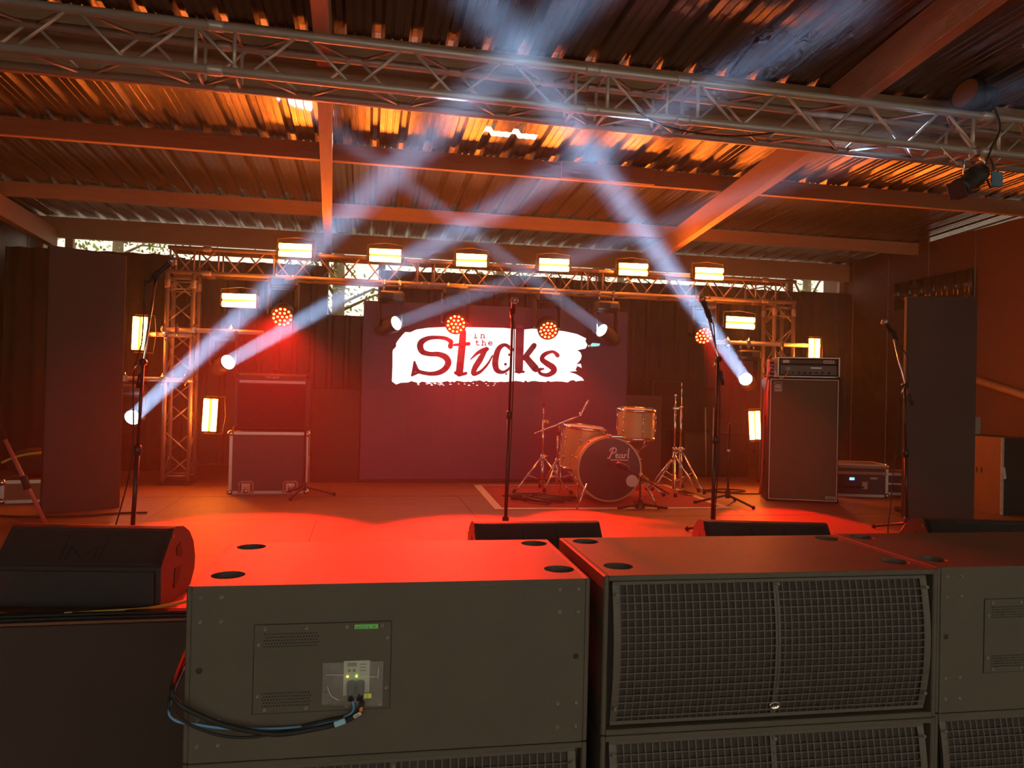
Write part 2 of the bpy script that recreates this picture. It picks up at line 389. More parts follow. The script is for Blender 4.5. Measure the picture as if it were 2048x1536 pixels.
def wash_head(loc, target, label, power, cone=44):
    t = thing('wash_moving_head', label, 'stage light', loc, 0, 'red wash moving heads')
    mover_body(t, .10, .25, True, .33, 2.825-loc[2])
    Mh = aim((0, 0, 0), Vector(target)-Vector(loc))
    MB().lathe([(.001, -.17), (.07, -.16), (.105, -.08), (.115, 0), (.112, .06), (.104, .07), (.1, .06)], 24, Mh).build('head', M_black, t)
    MB().lathe([(.001, .055), (.1, .055)], 24, Mh).build('lens_plate', M_led_back, t)
    b = MB(); ring = [(0, 0)]+[(.044*math.cos(k*PI/3), .044*math.sin(k*PI/3)) for k in range(6)]+[(.084*math.cos(k*PI/6+.2), .084*math.sin(k*PI/6+.2)) for k in range(12)]
    for x, y in ring: b.ball((x, y, .056), .0125, 8, 4, Mh, (1, 1, .5))
    b.build('led_cluster', M_led_red, t)
    ld = bpy.data.lights.new('wash', 'SPOT'); ld.spot_size = R(cone); ld.spot_blend = .35; ld.energy = power; ld.color = (1, .012, .006); ld.shadow_soft_size = .06
    lo = bpy.data.objects.new('wash_source', ld); COL.objects.link(lo); lo.parent = t; lo.matrix_local = Mh @ T(0, 0, .09) @ RX(PI)
for l, tg, lab, *cn in [((-.845, 7.88, 2.44), (-.75, 4.3, G), 'red glowing wash head hanging above the guitar cabinet'),
                   ((.91, 7.88, 2.434), (.75, 3.6, G), 'red glowing wash head hanging over the letter t of the logo'),
                   ((1.909, 7.88, 2.415), (1.75, 5.1, G), 'red glowing wash head hanging over the right half of the logo', 30),
                   ((3.704, 7.88, 2.422), (3.45, 5.15, G), 'red glowing wash head behind the second microphone stand from the right', 30)]:
    wash_head(l, tg, lab, WASH_W*(.55 if cn else 1), *cn)
def pipe_arm(p, q, label, hooks):
    t = thing('light_pipe', label, 'pipe', p, 0, 'side pipes on the truss towers'); q = Vector(q)-Vector(p)
    MB().tube([(0, 0, 0), q], .024, 10).build('tube', M_alu, t)
    for f in hooks:
        b = MB(); c = q*f; b.box((c.x, c.y, c.z), (.05, .085, .085), .015); b.tube([(c.x, c.y-.02, c.z-.06), (c.x, c.y-.02, c.z+.06)], .01, 6); b.build('clamp', M_chrome, t)
pipe_arm((-1.98, 7.86, 2.25), (-1.02, 7.84, 2.25), 'short pipe clamped across the left tower under the horizontal strobe', (.03, .15, .32, .68))
pipe_arm((-2.36, 7.86, 1.76), (-1.68, 7.86, 1.76), 'short pipe clamped low on the left tower behind the microphone stand', (.1, .6, .9))
pipe_arm((-2.24, 7.90, 2.2), (-1.70, 7.90, 2.2), 'short pipe holding the upright strobe outside the left tower', (.1, .55))
pipe_arm((3.86, 7.86, 2.33), (5.16, 7.86, 2.33), 'short pipe clamped across the right tower behind the amplifier head', (.1, .3, .62, .95))

# ---- fixtures on the front truss
t = thing('par_can', 'dark round floodlight standing on top of the front truss', 'stage light', (4.03, 4.42, 3.80))
b = MB(); Mh = T(0, 0, .0) @ RY(R(-78)) @ RX(R(10))
b.lathe([(.001, -.14), (.06, -.135), (.09, -.1), (.105, -.02), (.108, .09), (.10, .095)], 20, Mh)
for k in range(5): b.lathe([(.1, -.1+k*.022), (.112, -.098+k*.022), (.112, -.09+k*.022), (.1, -.088+k*.022)], 20, Mh)
b.build('housing', M_black, t)
MB().lathe([(.001, .085), (.098, .09)], 20, Mh).build('lens', mat('amber_lens', (.5, .2, .06), .2), t)
MB().tube([(-.02, -.13, -.10), (-.02, -.13, .05), (-.02, 0, .16), (-.02, .13, .05), (-.02, .13, -.10)], .01, 6).build('yoke', M_stand, t)
MB().tube(smoothpath([(.02, -.12, -.05), (.05, -.17, -.25), (.0, -.15, -.4), (-.05, -.14, -.55)]), .007, 6).build('cable', M_rub, t)
t = thing('profile_spot', 'black profile spotlight with a blue gel hanging under the front truss', 'stage light', (3.90, 4.28, 3.34))
d0, d1 = Vector((-.20, -.10, -.26)), Vector((.02, .0, -.13)); Mh = aim(d1, d0)
MB().lathe([(.001, -.10), (.06, -.09), (.07, .0), (.07, .03), (.055, .04), (.055, .22), (.065, .22), (.065, .27), (.058, .27)], 16, Mh).build('barrel', M_black, t)
MB().box((0, 0, .28), (.11, .11, .012), .003, Mh).build('gel_frame', M_black, t)
MB().tube([(-.06, 0, -.14), (-.07, .0, -.03), (.03, 0, .02), (.1, 0, -.03), (.09, 0, -.14)], .008, 6).build('yoke', M_chrome, t)
MB().box((.02, 0, .03), (.05, .06, .06), .01).build('clamp', M_chrome, t)
MB().box((.17, -.02, -.14), (.085, .02, .10), .006).build('gel', mat('blue_gel', (.10, .22, .33), .4), t)
MB().tube(smoothpath([(.1, .0, -.1), (.17, .03, -.18), (.2, .04, -.05), (.16, .06, .1)]), .006, 6).build('cable', M_rub, t)
MB().tube(smoothpath([(-.25, 0, .05), (-.12, 0, -.05), (0, 0, -.1)]), .004, 5).build('safety_wire', M_chrome, t)
t = thing('led_batten', 'pinkish light bar with a row of lenses hanging at the left edge', 'stage light', (-2.36, 4.55, 3.19), R(24))
MB().box((0, 0, 0), (.6, .12, .12), .01).build('housing', M_brown, t)
for k in range(9): MB().box((-.26+k*.065, -.062, .02), (.03, .006, .022), .003).build('lens', M_white, t)
MB().tube([(.2, 0, .06), (.2, 0, .28)], .012, 6).build('hanger', M_stand, t)
t = thing('truss_cable', 'thin black cable sagging under the front truss', 'cable', (1.9, 4.28, 3.36))
MB().tube(smoothpath([(-.35, 0, .06), (-.1, 0, -.02), (.3, 0, -.03), (.7, .02, .05)]), .006, 6).build('cord', M_rub, t)

# ================================================================== SUBWOOFER STACKS
SW, SD, SH = 1.285, .665, .545
def screws(parent, pts, y=-.001, r=.0065):
    if 'screw' not in CYL: CYL['screw'] = MB().lathe([(.0001, .0005), (.0028, .0005), (.003, .002), (.0065, .0022), (.0072, 0)], 10, RX(PI/2)).mesh('screw'); CYL['screw'].materials.append(M_bolt)
    for x, z in pts: link('screw', CYL['screw'], None, parent, loc=(x, y, z))
def sub_base(label, x, z, loc_y=2.46, cups=True):
    t = thing('subwoofer', label, 'speaker', (x, loc_y, z), R(-1.2), 'subwoofers stacked in front of the stage')
    return t
def sub_shell(t, face, cups):
    b = MB(); th = .018
    b.box((th/2, SD/2, SH/2), (th, SD, SH), .004); b.box((SW-th/2, SD/2, SH/2), (th, SD, SH), .004)
    b.box((SW/2, SD/2, th/2), (SW-2*th, SD-.002, th)); b.box((SW/2, SD-th/2, SH/2), (SW-2*th, th, SH-2*th))
    if face: b.box((SW/2, th/2, SH/2), (SW-2*th, th, SH-2*th))
    else: b.box((SW/2, .06, SH/2), (SW-2*th, th, SH-2*th))
    b.build('cabinet', M_sub, t)
    holes = [circ(x, y, .054, 24) for x in (.095, SW-.075) for y in (.14, .585)] if cups else []
    p = MB(); p.plate([(th, .001), (SW-th, .001), (SW-th, SD-.001), (th, SD-.001)], holes, SH-th, SH-.0005); p.build('top_panel', M_sub, t)
    if cups:
        for x in (.095, SW-.075):
            for y in (.14, .585):
                MB().lathe([(.0545, SH-.001), (.052, SH-.016), (.044, SH-.026), (.001, SH-.028)], 24, T(x, y, 0)).build('stacking_cup', M_sub, t)
        screws(t, [])
    for sx in (-.006, SW+.006):
        for zz_ in (.10, .43): MB().box((sx, .25, zz_), (.012, .16, .03), .005).build('skid', M_rub, t)
def sub_back(label, x, z, full):
    t = sub_base(label, x, z); sub_shell(t, True, True)
    sc = [(a, b) for a in (.042, .103, SW-.105, SW-.042) for b in (.052, .130, .435, .51)]
    screws(t, sc)
    for a in (.043, SW-.045): MB().lathe([(.001, .0), (.008, .001), (.011, -.001)], 12, T(a, -.0005, .285) @ RX(PI/2)).build('plug_hole', M_rub, t)
    # amplifier plate
    px0, px1, pz0, pz1 = .205, .625, .145, .42
    hol = []
    for (vx0, vx1, vz0, vz1, rows_) in ((.235, .405, .352, .403, 5), (.233, .388, .167, .208, 5)):
        nc = int((vx1-vx0)/.0088)
        for j in range(rows_):
            for i in range(nc): hol.append(circ(vx0+(i+.5*(j % 2))*.0088, vz0+j*.0098, .0031, 6))
    MB().plate([(px0, pz0), (px1, pz0), (px1, pz1), (px0, pz1)], hol, .0, .003, FACE_CAM).build('amplifier_plate', M_sub, t)
    MB().box(((px0+px1)/2, -.0008, (pz0+pz1)/2), (px1-px0+.006, .001, pz1-pz0+.006)).build('vent_backing', M_ink, t)
    screws(t, [(px0+.03, pz1-.012), (px0+.155, pz1-.012), (px0+.28, pz1-.012), (px1-.03, pz1-.012), (px0+.012, .36), (px0+.012, .20), (px1-.012, .37), (px1-.012, .21), (px0+.035, pz0+.012), (px0+.16, pz0+.012), (px0+.285, pz0+.012), (px1-.03, pz0+.014)], -.0045)
    if full:
        MB().box((.565-.018, -.0045, .407), (.074, .0015, .014)).build('date_tape', M_green, t, label='green tape strip with handwriting')
        b = MB(); Mx = T(.513, -.0056, .4015) @ FACE_CAM @ Matrix.Scale(.001, 4)
        for k, st_ in enumerate(['|', '6', '/', '2', '/', '1', '6', ' ', '4', 'V']):
            o = k*6.6; g = {'|': [[(2, 0), (2, 9)]], '1': [[(2, 0), (2, 9)]], '6': [[(4, 9), (1, 5), (1, 1), (3, 0), (4, 2), (3, 4), (1, 3)]], '/': [[(0, 0), (4, 9)]], '2': [[(0, 7), (2, 9), (4, 7), (0, 0), (4, 0)]], '4': [[(3, 0), (3, 9), (0, 3), (4, 3)]], 'V': [[(0, 9), (2, 0), (4, 9)]], ' ': []}[st_]
            for l in g: b.stroke([(o+x_, y_) for x_, y_ in l], 1.3, 0, Mx)
        b.build('handwriting', M_ink, t)
        # recessed connector panel behind a clear bag
        con = MB().box((.52, -.006, .246), (.082, .006, .110), .001).build('connector_panel', mat('connector_panel', (.42, .47, .38), .5), t)
        b = MB()
        for kx, kz, ww, hh in ((.505, .289, .03, .012), (.497, .271, .009, .009), (.512, .271, .009, .009), (.54, .289, .02, .003), (.54, .279, .02, .003), (.54, .269, .02, .003)): b.box((kx, -.0095, kz), (ww, .001, hh))
        b.build('printing', mat('panel_print', (.16, .18, .14), .6), con)
        for kx, c in ((.492, (1, .75, .05)), (.52, (.5, 1, .08))): MB().ball((kx, -.011, .253), .004, 8, 6).build('indicator_led', mat('led_%.2f' % c[0], c, .4, 0, 0, emit=c, es=3), con)
        for kx in (.505, .532): MB().tube([(kx, -.012, .235), (kx, -.03, .215), (kx, -.032, .185)], [.014, .014, .011], 10).build('plug', M_rub, t)
        MB().box((.553, -.030, .196), (.03, .0012, .014)).build('number_tag', M_ytag, t, label='yellow tag on the cable')
        b = MB(); b.stroke([(0, 8), (0, 0), (4, 0)], 1.3, 0, T(.545, -.031, .192) @ FACE_CAM @ Matrix.Scale(.001, 4)); b.stroke([(8, 8), (12, 8), (8, 4), (12, 3), (11, 0), (8, 0)], 1.3, 0, T(.545, -.031, .192) @ FACE_CAM @ Matrix.Scale(.001, 4)); b.build('tag_print', M_ink, t)
        pm = bpy.data.materials.new('clear_bag'); pm.use_nodes = True; pb = pm.node_tree.nodes['Principled BSDF']
        pb.inputs['Base Color'].default_value = (.8, .82, .8, 1); pb.inputs['Alpha'].default_value = .16; pb.inputs['Roughness'].default_value = .12
        b = MB(); nx, nz_ = 14, 9; rnd = random.Random(4)
        vs = [(.415+.188*i/nx+(.012 if k == 0 else 0)*(1-i/nx), -.014-.03*math.sin(PI*i/nx)*math.sin(PI*k/nz_)-.005*rnd.random(), .155+.145*k/nz_-.012*(i/nx-1)*(k == 0)) for k in range(nz_+1) for i in range(nx+1)]
        b.add(vs, [(k*(nx+1)+i, k*(nx+1)+i+1, (k+1)*(nx+1)+i+1, (k+1)*(nx+1)+i) for k in range(nz_) for i in range(nx)], True); b.build('clear_bag', pm, t)
        fold = MB(); fold.tube(smoothpath([(.425, -.03, .268), (.47, -.047, .272), (.53, -.05, .268), (.585, -.035, .256)]), .0011, 5); fold.tube(smoothpath([(.432, -.03, .23), (.445, -.04, .205), (.468, -.04, .19)]), .0012, 5); fold.tube([(.588, -.028, .285), (.586, -.03, .245)], .0012, 5)
        fold.build('bag_fold', mat('bag_fold', (.75, .74, .70), .3), t)
    return t
def sub_front(label, x, z, logo=True):
    t = sub_base(label, x, z); sub_shell(t, False, True)
    b = MB(); m = .018
    for c, d in (((SW/2, .012, SH-m/2), (SW-2*m, .024, m)), ((SW/2, .012, m/2+.001), (SW-2*m, .024, m))): b.box(c, d, .003)
    b.build('front_lip', M_sub, t)
    gx0, gx1, gz0, gz1 = .035, SW-.035, .028, SH-.028
    def prof_y(z_): u = (z_-gz0)/(gz1-gz0); return .022-.034*(1-(2*u-1)**2)
    nz_ = 16; zl = [gz0+(gz1-gz0)*k/nz_ for k in range(nz_+1)]
    b = MB(); b.add([(gx0, prof_y(z_)+.012, z_) for z_ in zl]+[(gx1, prof_y(z_)+.012, z_) for z_ in zl], [(k, k+1, nz_+2+k, nz_+1+k) for k in range(nz_)], True); b.build('grille_foam', M_foam, t)
    # square-hole steel grille
    b = MB(); pitch_ = .0262; hw = .0021
    def strip(xa, xb, zz2=None):
        vs = []; fs = []
        for z_ in zl:
            y_ = prof_y(z_); vs += [(xa, y_, z_), (xb, y_, z_), (xb, y_+.003, z_), (xa, y_+.003, z_)]
        for k in range(nz_):
            for e in range(4): fs.append((4*k+e, 4*k+(e+1) % 4, 4*k+4+(e+1) % 4, 4*k+4+e))
        b.add(vs, fs)
    n = int((gx1-gx0-.05)/pitch_)
    for i in range(n+1): xx = gx0+.025+(gx1-gx0-.05)*i/n; strip(xx-hw, xx+hw)
    for j in range(1, int((gz1-gz0)/pitch_)):
        z_ = gz0+j*pitch_; y_ = prof_y(z_); b.box(((gx0+gx1)/2, y_+.0015, z_), (gx1-gx0, .003, 2*hw))
    b.build('grille_mesh', M_grille, t)
    for xa, xb in ((gx0, gx0+.025), (gx1-.025, gx1), (SW/2-.010, SW/2+.010)):
        b = MB(); strip(xa, xb); b.build('grille_strap', M_grille, t)
    b = MB()
    for z_ in (gz1-.004, gz0+.004): b.box(((gx0+gx1)/2, prof_y(z_)+.001, z_), (gx1-gx0, .006, .014), .002)
    b.build('grille_rail', M_grille, t)
    screws(t, [(gx0+.012, .48), (gx0+.012, .09), (gx1-.012, .48), (gx1-.012, .09), (SW/2, .505)], -.003)
    if logo:
        e = MB().lathe([(.001, .004), (.026, .003), (.03, .006), (.033, .004), (.034, 0)], 28, T(SW/2, prof_y(.07)-.002, .07) @ RX(PI/2) @ Matrix.Diagonal((.62, .38, 1, 1))).build('badge', M_chrome, t, label='small oval metal badge')
        b = MB(); Mx = T(SW/2, prof_y(.07)-.008, .07) @ FACE_CAM @ Matrix.Scale(.001, 4)
        b.stroke([(-4, 4), (-9, 3), (-10, -2), (-5, -5), (-2, -3)], 2, 0, Mx); b.stroke([(0, -5), (3, 5), (4, -1), (9, 4)], 2, 0, Mx); b.stroke([(3, 0), (9, -5)], 2, 0, Mx); b.build('badge_letters', M_ink, e)
    return t
XS = (-.527, .815, 2.118)
sub_front('lower speaker with square grille under the one with the clear plastic bag', XS[0], .003, False)
sub_back('black speaker cabinet turned backwards, with clear plastic bag and cables', XS[0], .552, True)
sub_front('lower square-grille speaker in the middle stack', XS[1], .003, False)
sub_front('upper square-grille speaker with oval badge in the middle stack', XS[1], .552)
sub_front('lower square-grille speaker in the stack at the right picture edge', XS[2], .003, False)
sub_back('backwards speaker cabinet with vented plate cut off by the right picture edge', XS[2], .552, False)
# cables on the left stack
def cable(name, pts, r, m, label, cat='cable', group=None, n=6, loc=None):
    o = Vector(loc or pts[0]); p = [Vector(q)-o for q in pts]
    ob = MB().tube(smoothpath(p, n), r, 7).build(name, m, None, loc=o, label=label, cat=cat, group=group); return ob
yF = 2.40
cable('signal_cable', [(-.57, 2.75, .84), (-.556, 2.45, .80), (-.535, 2.425, .755), (-.46, yF+.02, .71), (-.38, yF+.02, .675), (-.25, yF, .654), (-.15, yF+.01, .655), (-.05, yF+.02, .668), (.0, yF+.02, .695), (.012, 2.41, .735)], .0078, M_rub, 'thick black cable looping across the backwards speaker, upper strand', group='cables on the backwards speaker')
cable('signal_cable', [(-.575, 2.75, .80), (-.562, 2.45, .77), (-.55, 2.42, .73), (-.49, yF+.02, .685), (-.40, yF+.01, .653), (-.30, yF+.01, .645), (-.2, yF+.035, .652), (-.1, yF+.035, .67), (-.04, yF+.04, .678)], .0046, M_rub, 'thinner black cable sagging lowest across the backwards speaker', group='cables on the backwards speaker')
cable('power_cable', [(-.575, 2.75, .775), (-.565, 2.46, .74), (-.545, 2.425, .705), (-.48, yF+.03, .684), (-.4, yF+.03, .668), (-.3, yF+.032, .659), (-.2, yF+.034, .656), (-.1, yF+.042, .662), (-.02, yF+.035, .69), (-.018, 2.42, .735)], .0042, M_blue, 'blue cable looping over the left edge of the backwards speaker', group='cables on the backwards speaker')
t = thing('cable_tag', 'light blue tape flag wrapped round the cables on the backwards speaker', 'tag', (-.055, 2.398, .678)); MB().box((0, 0, 0), (.036, .012, .018), .003, RY(R(-18))).build('tape', M_ltblue, t)
t = thing('cable_label', 'small white paper label on the cables on the backwards speaker', 'tag', (-.002, 2.402, .697)); MB().box((0, 0, 0), (.026, .008, .011), .002, RY(R(-28))).build('paper', M_white, t)
b = MB(); b.box((-.002, -.0045, 0), (.015, .0008, .002), 0, RY(R(-28))); b.build('print', M_ink, t)
cable('power_plug', [(.008, 2.41, .705), (.012, 2.415, .73)], .006, M_org, 'short orange plug sleeve under the clear plastic bag', 'plug')

# ================================================================== FLOOR MONITORS
def wedge(label, x, y, rz, W=.69):
    t = thing('stage_monitor', label, 'speaker', (x, y, G+.001), rz, 'wedge monitors along the stage front')
    # section in (y,z): audience side at y=0
    sec = [(0, .0), (-.012, .185), (.125, .335), (.15, .34), (.24, .325), (.32, .285), (.375, .225), (.40, .15), (.395, .09), (.33, .0)]
    Mx = Matrix(((0, 0, 1, 0), (1, 0, 0, 0), (0, 1, 0, 0), (0, 0, 0, 1)))
    MB().prism(sec, .012, W-.012, Mx).build('cabinet', M_black, t)
    h1 = [(.14, .20), (.175, .215), (.20, .15), (.15, .165)]; h2 = [(.13, .12), (.19, .115), (.165, .06), (.125, .04)]
    for sx in (0, W-.012):
        MB().plate([(a, c) for a, c in sec], [], sx, sx+.012, Mx).build('side_cheek', M_black, t)
        xo = sx-.0015 if sx == 0 else sx+.0135
        for h in (h1, h2): MB().prism([((a-.15)*1.25+.17, (c-.13)*1.15+.16) for a, c in h], xo-.001, xo+.001, Mx).build('handle_recess', M_ink, t)
        MB().prism(circ(.115, .30, .008, 10), xo-.002, xo+.002, Mx).build('fixing', M_bolt, t)
    # sloped face grille with seam and embossed mark
    a = math.atan2(.15, .137); Mg = T(0, -.012, .185) @ RX(a)
    ln = math.hypot(.15, .137)
    MB().box((W/2, ln/2-.004, .003), (W-.04, ln-.034, .006), .002, Mg).build('grille', M_cloth if False else M_black, t)
    MB().box((W/2, ln-.012, .003), (W-.04, .014, .006), .002, Mg).build('top_strip', M_black, t)
    b = MB()
    for pts in ([(-.085, .02), (-.085, .15)], [(-.06, .02), (-.06, .09)], [(-.06, .09), (0, .03), (.06, .09)], [(.06, .09), (.06, .02)], [(.085, .02), (.085, .15)]):
        b.stroke([(W/2+p, q+.012) for p, q in pts], .008, .0064, Mg)
    b.build('embossed_mark', M_rub, t)
    MB().box((W/2, -.009, .09), (W-.05, .008, .16), .002, T(0, 0, 0) @ RX(R(4))).build('front_panel', M_black, t)
    for fx in (.06, W-.06):
        MB().box((fx, .03, .003), (.06, .03, .008), .002).build('foot', M_rub, t)
    return t
wedge('large wedge monitor at the far left edge of the stage, both faces visible', -1.58, 3.66, R(-8), .72)
wedge('wedge monitor behind the gap between the left and middle speaker stacks', .545, 3.60, R(-1), .65)
wedge('wedge monitor behind the middle speaker stack with a curved red side', 1.745, 3.59, R(-12), .655)
wedge('wedge monitor at the right picture edge below the tall dark flat', 3.06, 3.58, R(-14), .72)
# stage edge cables
cable('edge_cable', [(-2.6, 3.52, .83), (-1.9, 3.54, .80), (-1.62, 3.50, .757), (-1.45, 3.475, .742), (-1.25, 3.47, .738), (-1.05, 3.47, .744), (-.9, 3.50, .742), (-.78, 3.60, .74), (-.62, 3.78, .745), (-.4, 3.9, .74)], .0085, M_yel, 'yellow cable running along the stage edge under the large wedge monitor')
for k in range(6):
    rr = random.Random(k); yk = 3.437+.0155*(k % 3); zk = G+.009+.014*(k//3)
    cable('edge_cable', [(-3.6, yk+.03*rr.random(), zk), (-2.4, yk+.02*rr.random(), zk+.004), (-1.6, yk, zk+.002*rr.random()), (-1.1, yk+.008*rr.random(), zk), (-.6, yk, zk), (-.3, yk+.05, zk)], .0068, M_rub, 'black cable in the bundle running along the stage edge, strand in %s row' % ('the lower' if k < 3 else 'the upper'), group='cable bundle on the stage edge')
t = thing('paper_scrap', 'small white tag on the black cables at the stage edge', 'tag', (-1.2, 3.44, G+.0318)); MB().box((0, 0, .002), (.03, .012, .003), .001, RZ(.2)).build('tag', M_white, t)

# ================================================================== LED SCREEN
t = thing('led_screen', 'large dark video wall showing a white brush stroke logo', 'screen', (-.05, 8.08, G))
M_led = mat('led_dark_bloom', (.03, .018, .022), .5, 0, .1, 40, emit=(1, .12, .30), es=.022)  # faint maroon emission painted in for haze and bloom over the dark panels
M_scr = mat('screen_white', (.9, .9, .9), .5, 0, 0, emit=(1, .93, .96), es=1.3)
M_scd = mat('screen_letter_bloom', (.03, .018, .022), .5, 0, .1, emit=(1, .08, .17), es=.09)  # dark letters glow maroon to imitate bloom from the white brush stroke
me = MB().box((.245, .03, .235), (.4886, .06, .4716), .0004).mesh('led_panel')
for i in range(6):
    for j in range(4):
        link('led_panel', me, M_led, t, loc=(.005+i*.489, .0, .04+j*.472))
MB().box((1.465, .08, .02), (2.95, .12, .03), .004).build('screen_foot', M_stand, t)
def lp(cx, cy): return (1.3218e-2+1.26307e-3*cx+3.134e-5*cy+4.26e-8*cx*cx+.05, 2.86184+6.889e-5*cx-1.288605e-3*cy-4.2e-8*cx*cy-G)
Mx = T(0, -.0015, 0) @ FACE_CAM
brush = [(290, 425), (330, 428), (380, 405), (480, 390), (600, 385), (760, 385), (900, 388), (1100, 392), (1195, 402), (1270, 405), (1330, 398), (1500, 408), (1600, 420), (1700, 442), (1775, 478), (1768, 500), (1785, 530), (1770, 560), (1700, 575), (1725, 590), (1738, 620), (1730, 650), (1705, 680), (1690, 690), (1700, 710), (1685, 735), (1700, 745), (1630, 752), (1690, 770), (1740, 800), (1758, 825)]
rr = random.Random(3); x = 1740
while x > 240: brush.append((x, 826+rr.uniform(-7, 13)+(8 if x < 700 else 0))); x -= rr.uniform(14, 34)
brush += [(215, 856), (180, 830), (185, 700), (185, 590), (190, 570), (215, 545), (215, 515), (240, 480), (265, 450)]
im = MB(); im.plate([lp(*p) for p in brush], [], -.0005, .0, Mx)
for k in range(26):
    cx = rr.uniform(380, 1050); cy = rr.uniform(845, 865); a = rr.uniform(4, 14); im.add([(*lp(cx-a, cy), 0), (*lp(cx, cy-4), 0), (*lp(cx+a, cy+1), 0), (*lp(cx, cy+5), 0)], [(0, 1, 2, 3)], M=Mx)
for q in ([(1790, 540), (1800, 530), (1800, 548)], [(1690, 690), (1730, 685), (1738, 720), (1705, 705)]): im.add([(*lp(*p), 0) for p in q], [tuple(range(len(q)))], M=Mx)
im.build('brush_stroke', M_scr, t)
MB().add([(*lp(*p), .0003) for p in ((1808, 535), (1825, 515), (1890, 520), (1880, 540), (1815, 545))], [(0, 1, 2, 3, 4)], M=Mx).build('teal_mark', mat('screen_teal', (.2, .8, .75), .5, 0, 0, emit=(.25, .9, .85), es=1), t)
K = .00128
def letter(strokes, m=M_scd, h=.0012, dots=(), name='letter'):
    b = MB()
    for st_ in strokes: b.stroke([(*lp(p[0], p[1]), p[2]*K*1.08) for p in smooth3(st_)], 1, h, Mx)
    for st_ in strokes:
        for p in st_:
            if p[2] > 8: c = lp(p[0], p[1]); b.add([(x_, y_, h) for x_, y_ in circ(c[0], c[1], p[2]*K/2*.98, 12)], [tuple(range(12))], M=Mx)
    for cx, cy, r_ in dots: c = lp(cx, cy); b.add([(x_, y_, h) for x_, y_ in circ(c[0], c[1], r_*K, 12)], [tuple(range(12))], M=Mx)
    return b.build(name, m, t)
def smooth3(p): return [tuple(v) for v in smoothpath(p, 5)] if len(p) > 2 else p
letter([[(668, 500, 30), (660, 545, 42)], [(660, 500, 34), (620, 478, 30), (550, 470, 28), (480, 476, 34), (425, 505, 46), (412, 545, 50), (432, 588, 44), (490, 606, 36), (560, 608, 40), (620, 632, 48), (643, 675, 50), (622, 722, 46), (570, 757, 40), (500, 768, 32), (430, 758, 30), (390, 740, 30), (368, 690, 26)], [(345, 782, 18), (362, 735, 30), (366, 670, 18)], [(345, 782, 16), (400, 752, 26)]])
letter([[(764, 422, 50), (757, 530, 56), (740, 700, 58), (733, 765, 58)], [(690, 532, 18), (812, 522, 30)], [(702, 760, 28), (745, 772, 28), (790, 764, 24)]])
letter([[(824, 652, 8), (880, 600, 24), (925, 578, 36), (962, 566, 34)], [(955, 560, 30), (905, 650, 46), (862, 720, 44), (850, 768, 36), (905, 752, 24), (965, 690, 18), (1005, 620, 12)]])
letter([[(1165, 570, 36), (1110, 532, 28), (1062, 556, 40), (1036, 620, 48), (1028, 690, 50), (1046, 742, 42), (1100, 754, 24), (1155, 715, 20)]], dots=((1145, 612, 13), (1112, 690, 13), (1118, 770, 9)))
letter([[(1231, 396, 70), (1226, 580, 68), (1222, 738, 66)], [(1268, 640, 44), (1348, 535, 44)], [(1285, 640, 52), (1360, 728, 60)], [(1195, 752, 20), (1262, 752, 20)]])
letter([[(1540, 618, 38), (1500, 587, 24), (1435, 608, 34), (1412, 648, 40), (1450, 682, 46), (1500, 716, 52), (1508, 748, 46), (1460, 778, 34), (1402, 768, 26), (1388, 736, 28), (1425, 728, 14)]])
small = []
def tw(ox, oy, glyph): return [[(ox+a, oy+b_, 7) for a, b_ in st_] for st_ in glyph]
gi = [[(8, -28), (18, -28), (18, 0)], [(4, 0), (34, 0)], [(18, -42), (18, -38)]]
gn = [[(2, -28), (10, -28), (10, 0)], [(10, -22), (22, -29), (32, -24), (32, 0)], [(0, 0), (18, 0)], [(26, 0), (42, 0)]]
gt = [[(14, -42), (14, -8), (20, -1), (30, -1), (36, -6)], [(4, -28), (32, -28)]]
gh = [[(2, -44), (10, -44), (10, 0)], [(10, -22), (22, -29), (32, -24), (32, 0)], [(0, 0), (18, 0)], [(26, 0), (42, 0)]]
ge = [[(4, -15), (36, -15), (34, -24), (22, -30), (8, -24), (4, -14), (8, -4), (22, 0), (36, -5)]]
for o_, g_ in ((848, gi), (904, gn)): small += tw(o_, 474, g_)
for o_, g_ in ((862, gt), (914, gh), (968, ge)): small += tw(o_, 534, g_)
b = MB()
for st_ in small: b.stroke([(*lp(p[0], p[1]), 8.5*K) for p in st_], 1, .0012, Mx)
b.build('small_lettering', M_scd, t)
# black flats on both sides of the screen
for lab, x0, x1, zt, y in (('low dark flat beside the guitar cabinet, left of the video wall', -.55, -.06, 1.70, 8.12), ('low dark flat behind the rack tom, right of the video wall', 2.92, 3.36, 1.71, 8.2)):
    t2 = thing('masking_flat', lab, 'panel', ((x0+x1)/2, y, G), 0, 'low flats beside the screen')
    MB().box((0, 0, (zt-G)/2), (x1-x0, .04, zt-G), .004).build('board', M_flat, t2); MB().box((0, .15, .015), (x1-x0-.1, .3, .03), .004).build('foot', M_stand, t2)
t2 = thing('masking_flat', 'tall dark flat standing left of the left truss tower', 'panel', (-2.15, 6.36, G), R(33), 'tall flats at the stage sides')
MB().box((0, 0, 1.01), (.54, .06, 2.02), .004).build('board', M_flat, t2); MB().box((.0, .2, .02), (.4, .4, .04), .004).build('foot', M_stand, t2)
t2 = thing('masking_flat', 'tall dark flat at the right side behind the rightmost microphone', 'panel', (4.785, 5.57, G), R(-19), 'tall flats at the stage sides')
MB().box((0, 0, .945), (.56, .06, 1.89), .004).build('board', M_flat, t2); MB().box((.0, .2, .02), (.4, .4, .04), .004).build('foot', M_stand, t2)
for xx in (-.2, .2): MB().lathe([(.001, .02), (.012, .016), (.012, 0)], 8, T(xx, 0, 1.89)).build('lifting_eye', M_bolt, t2)
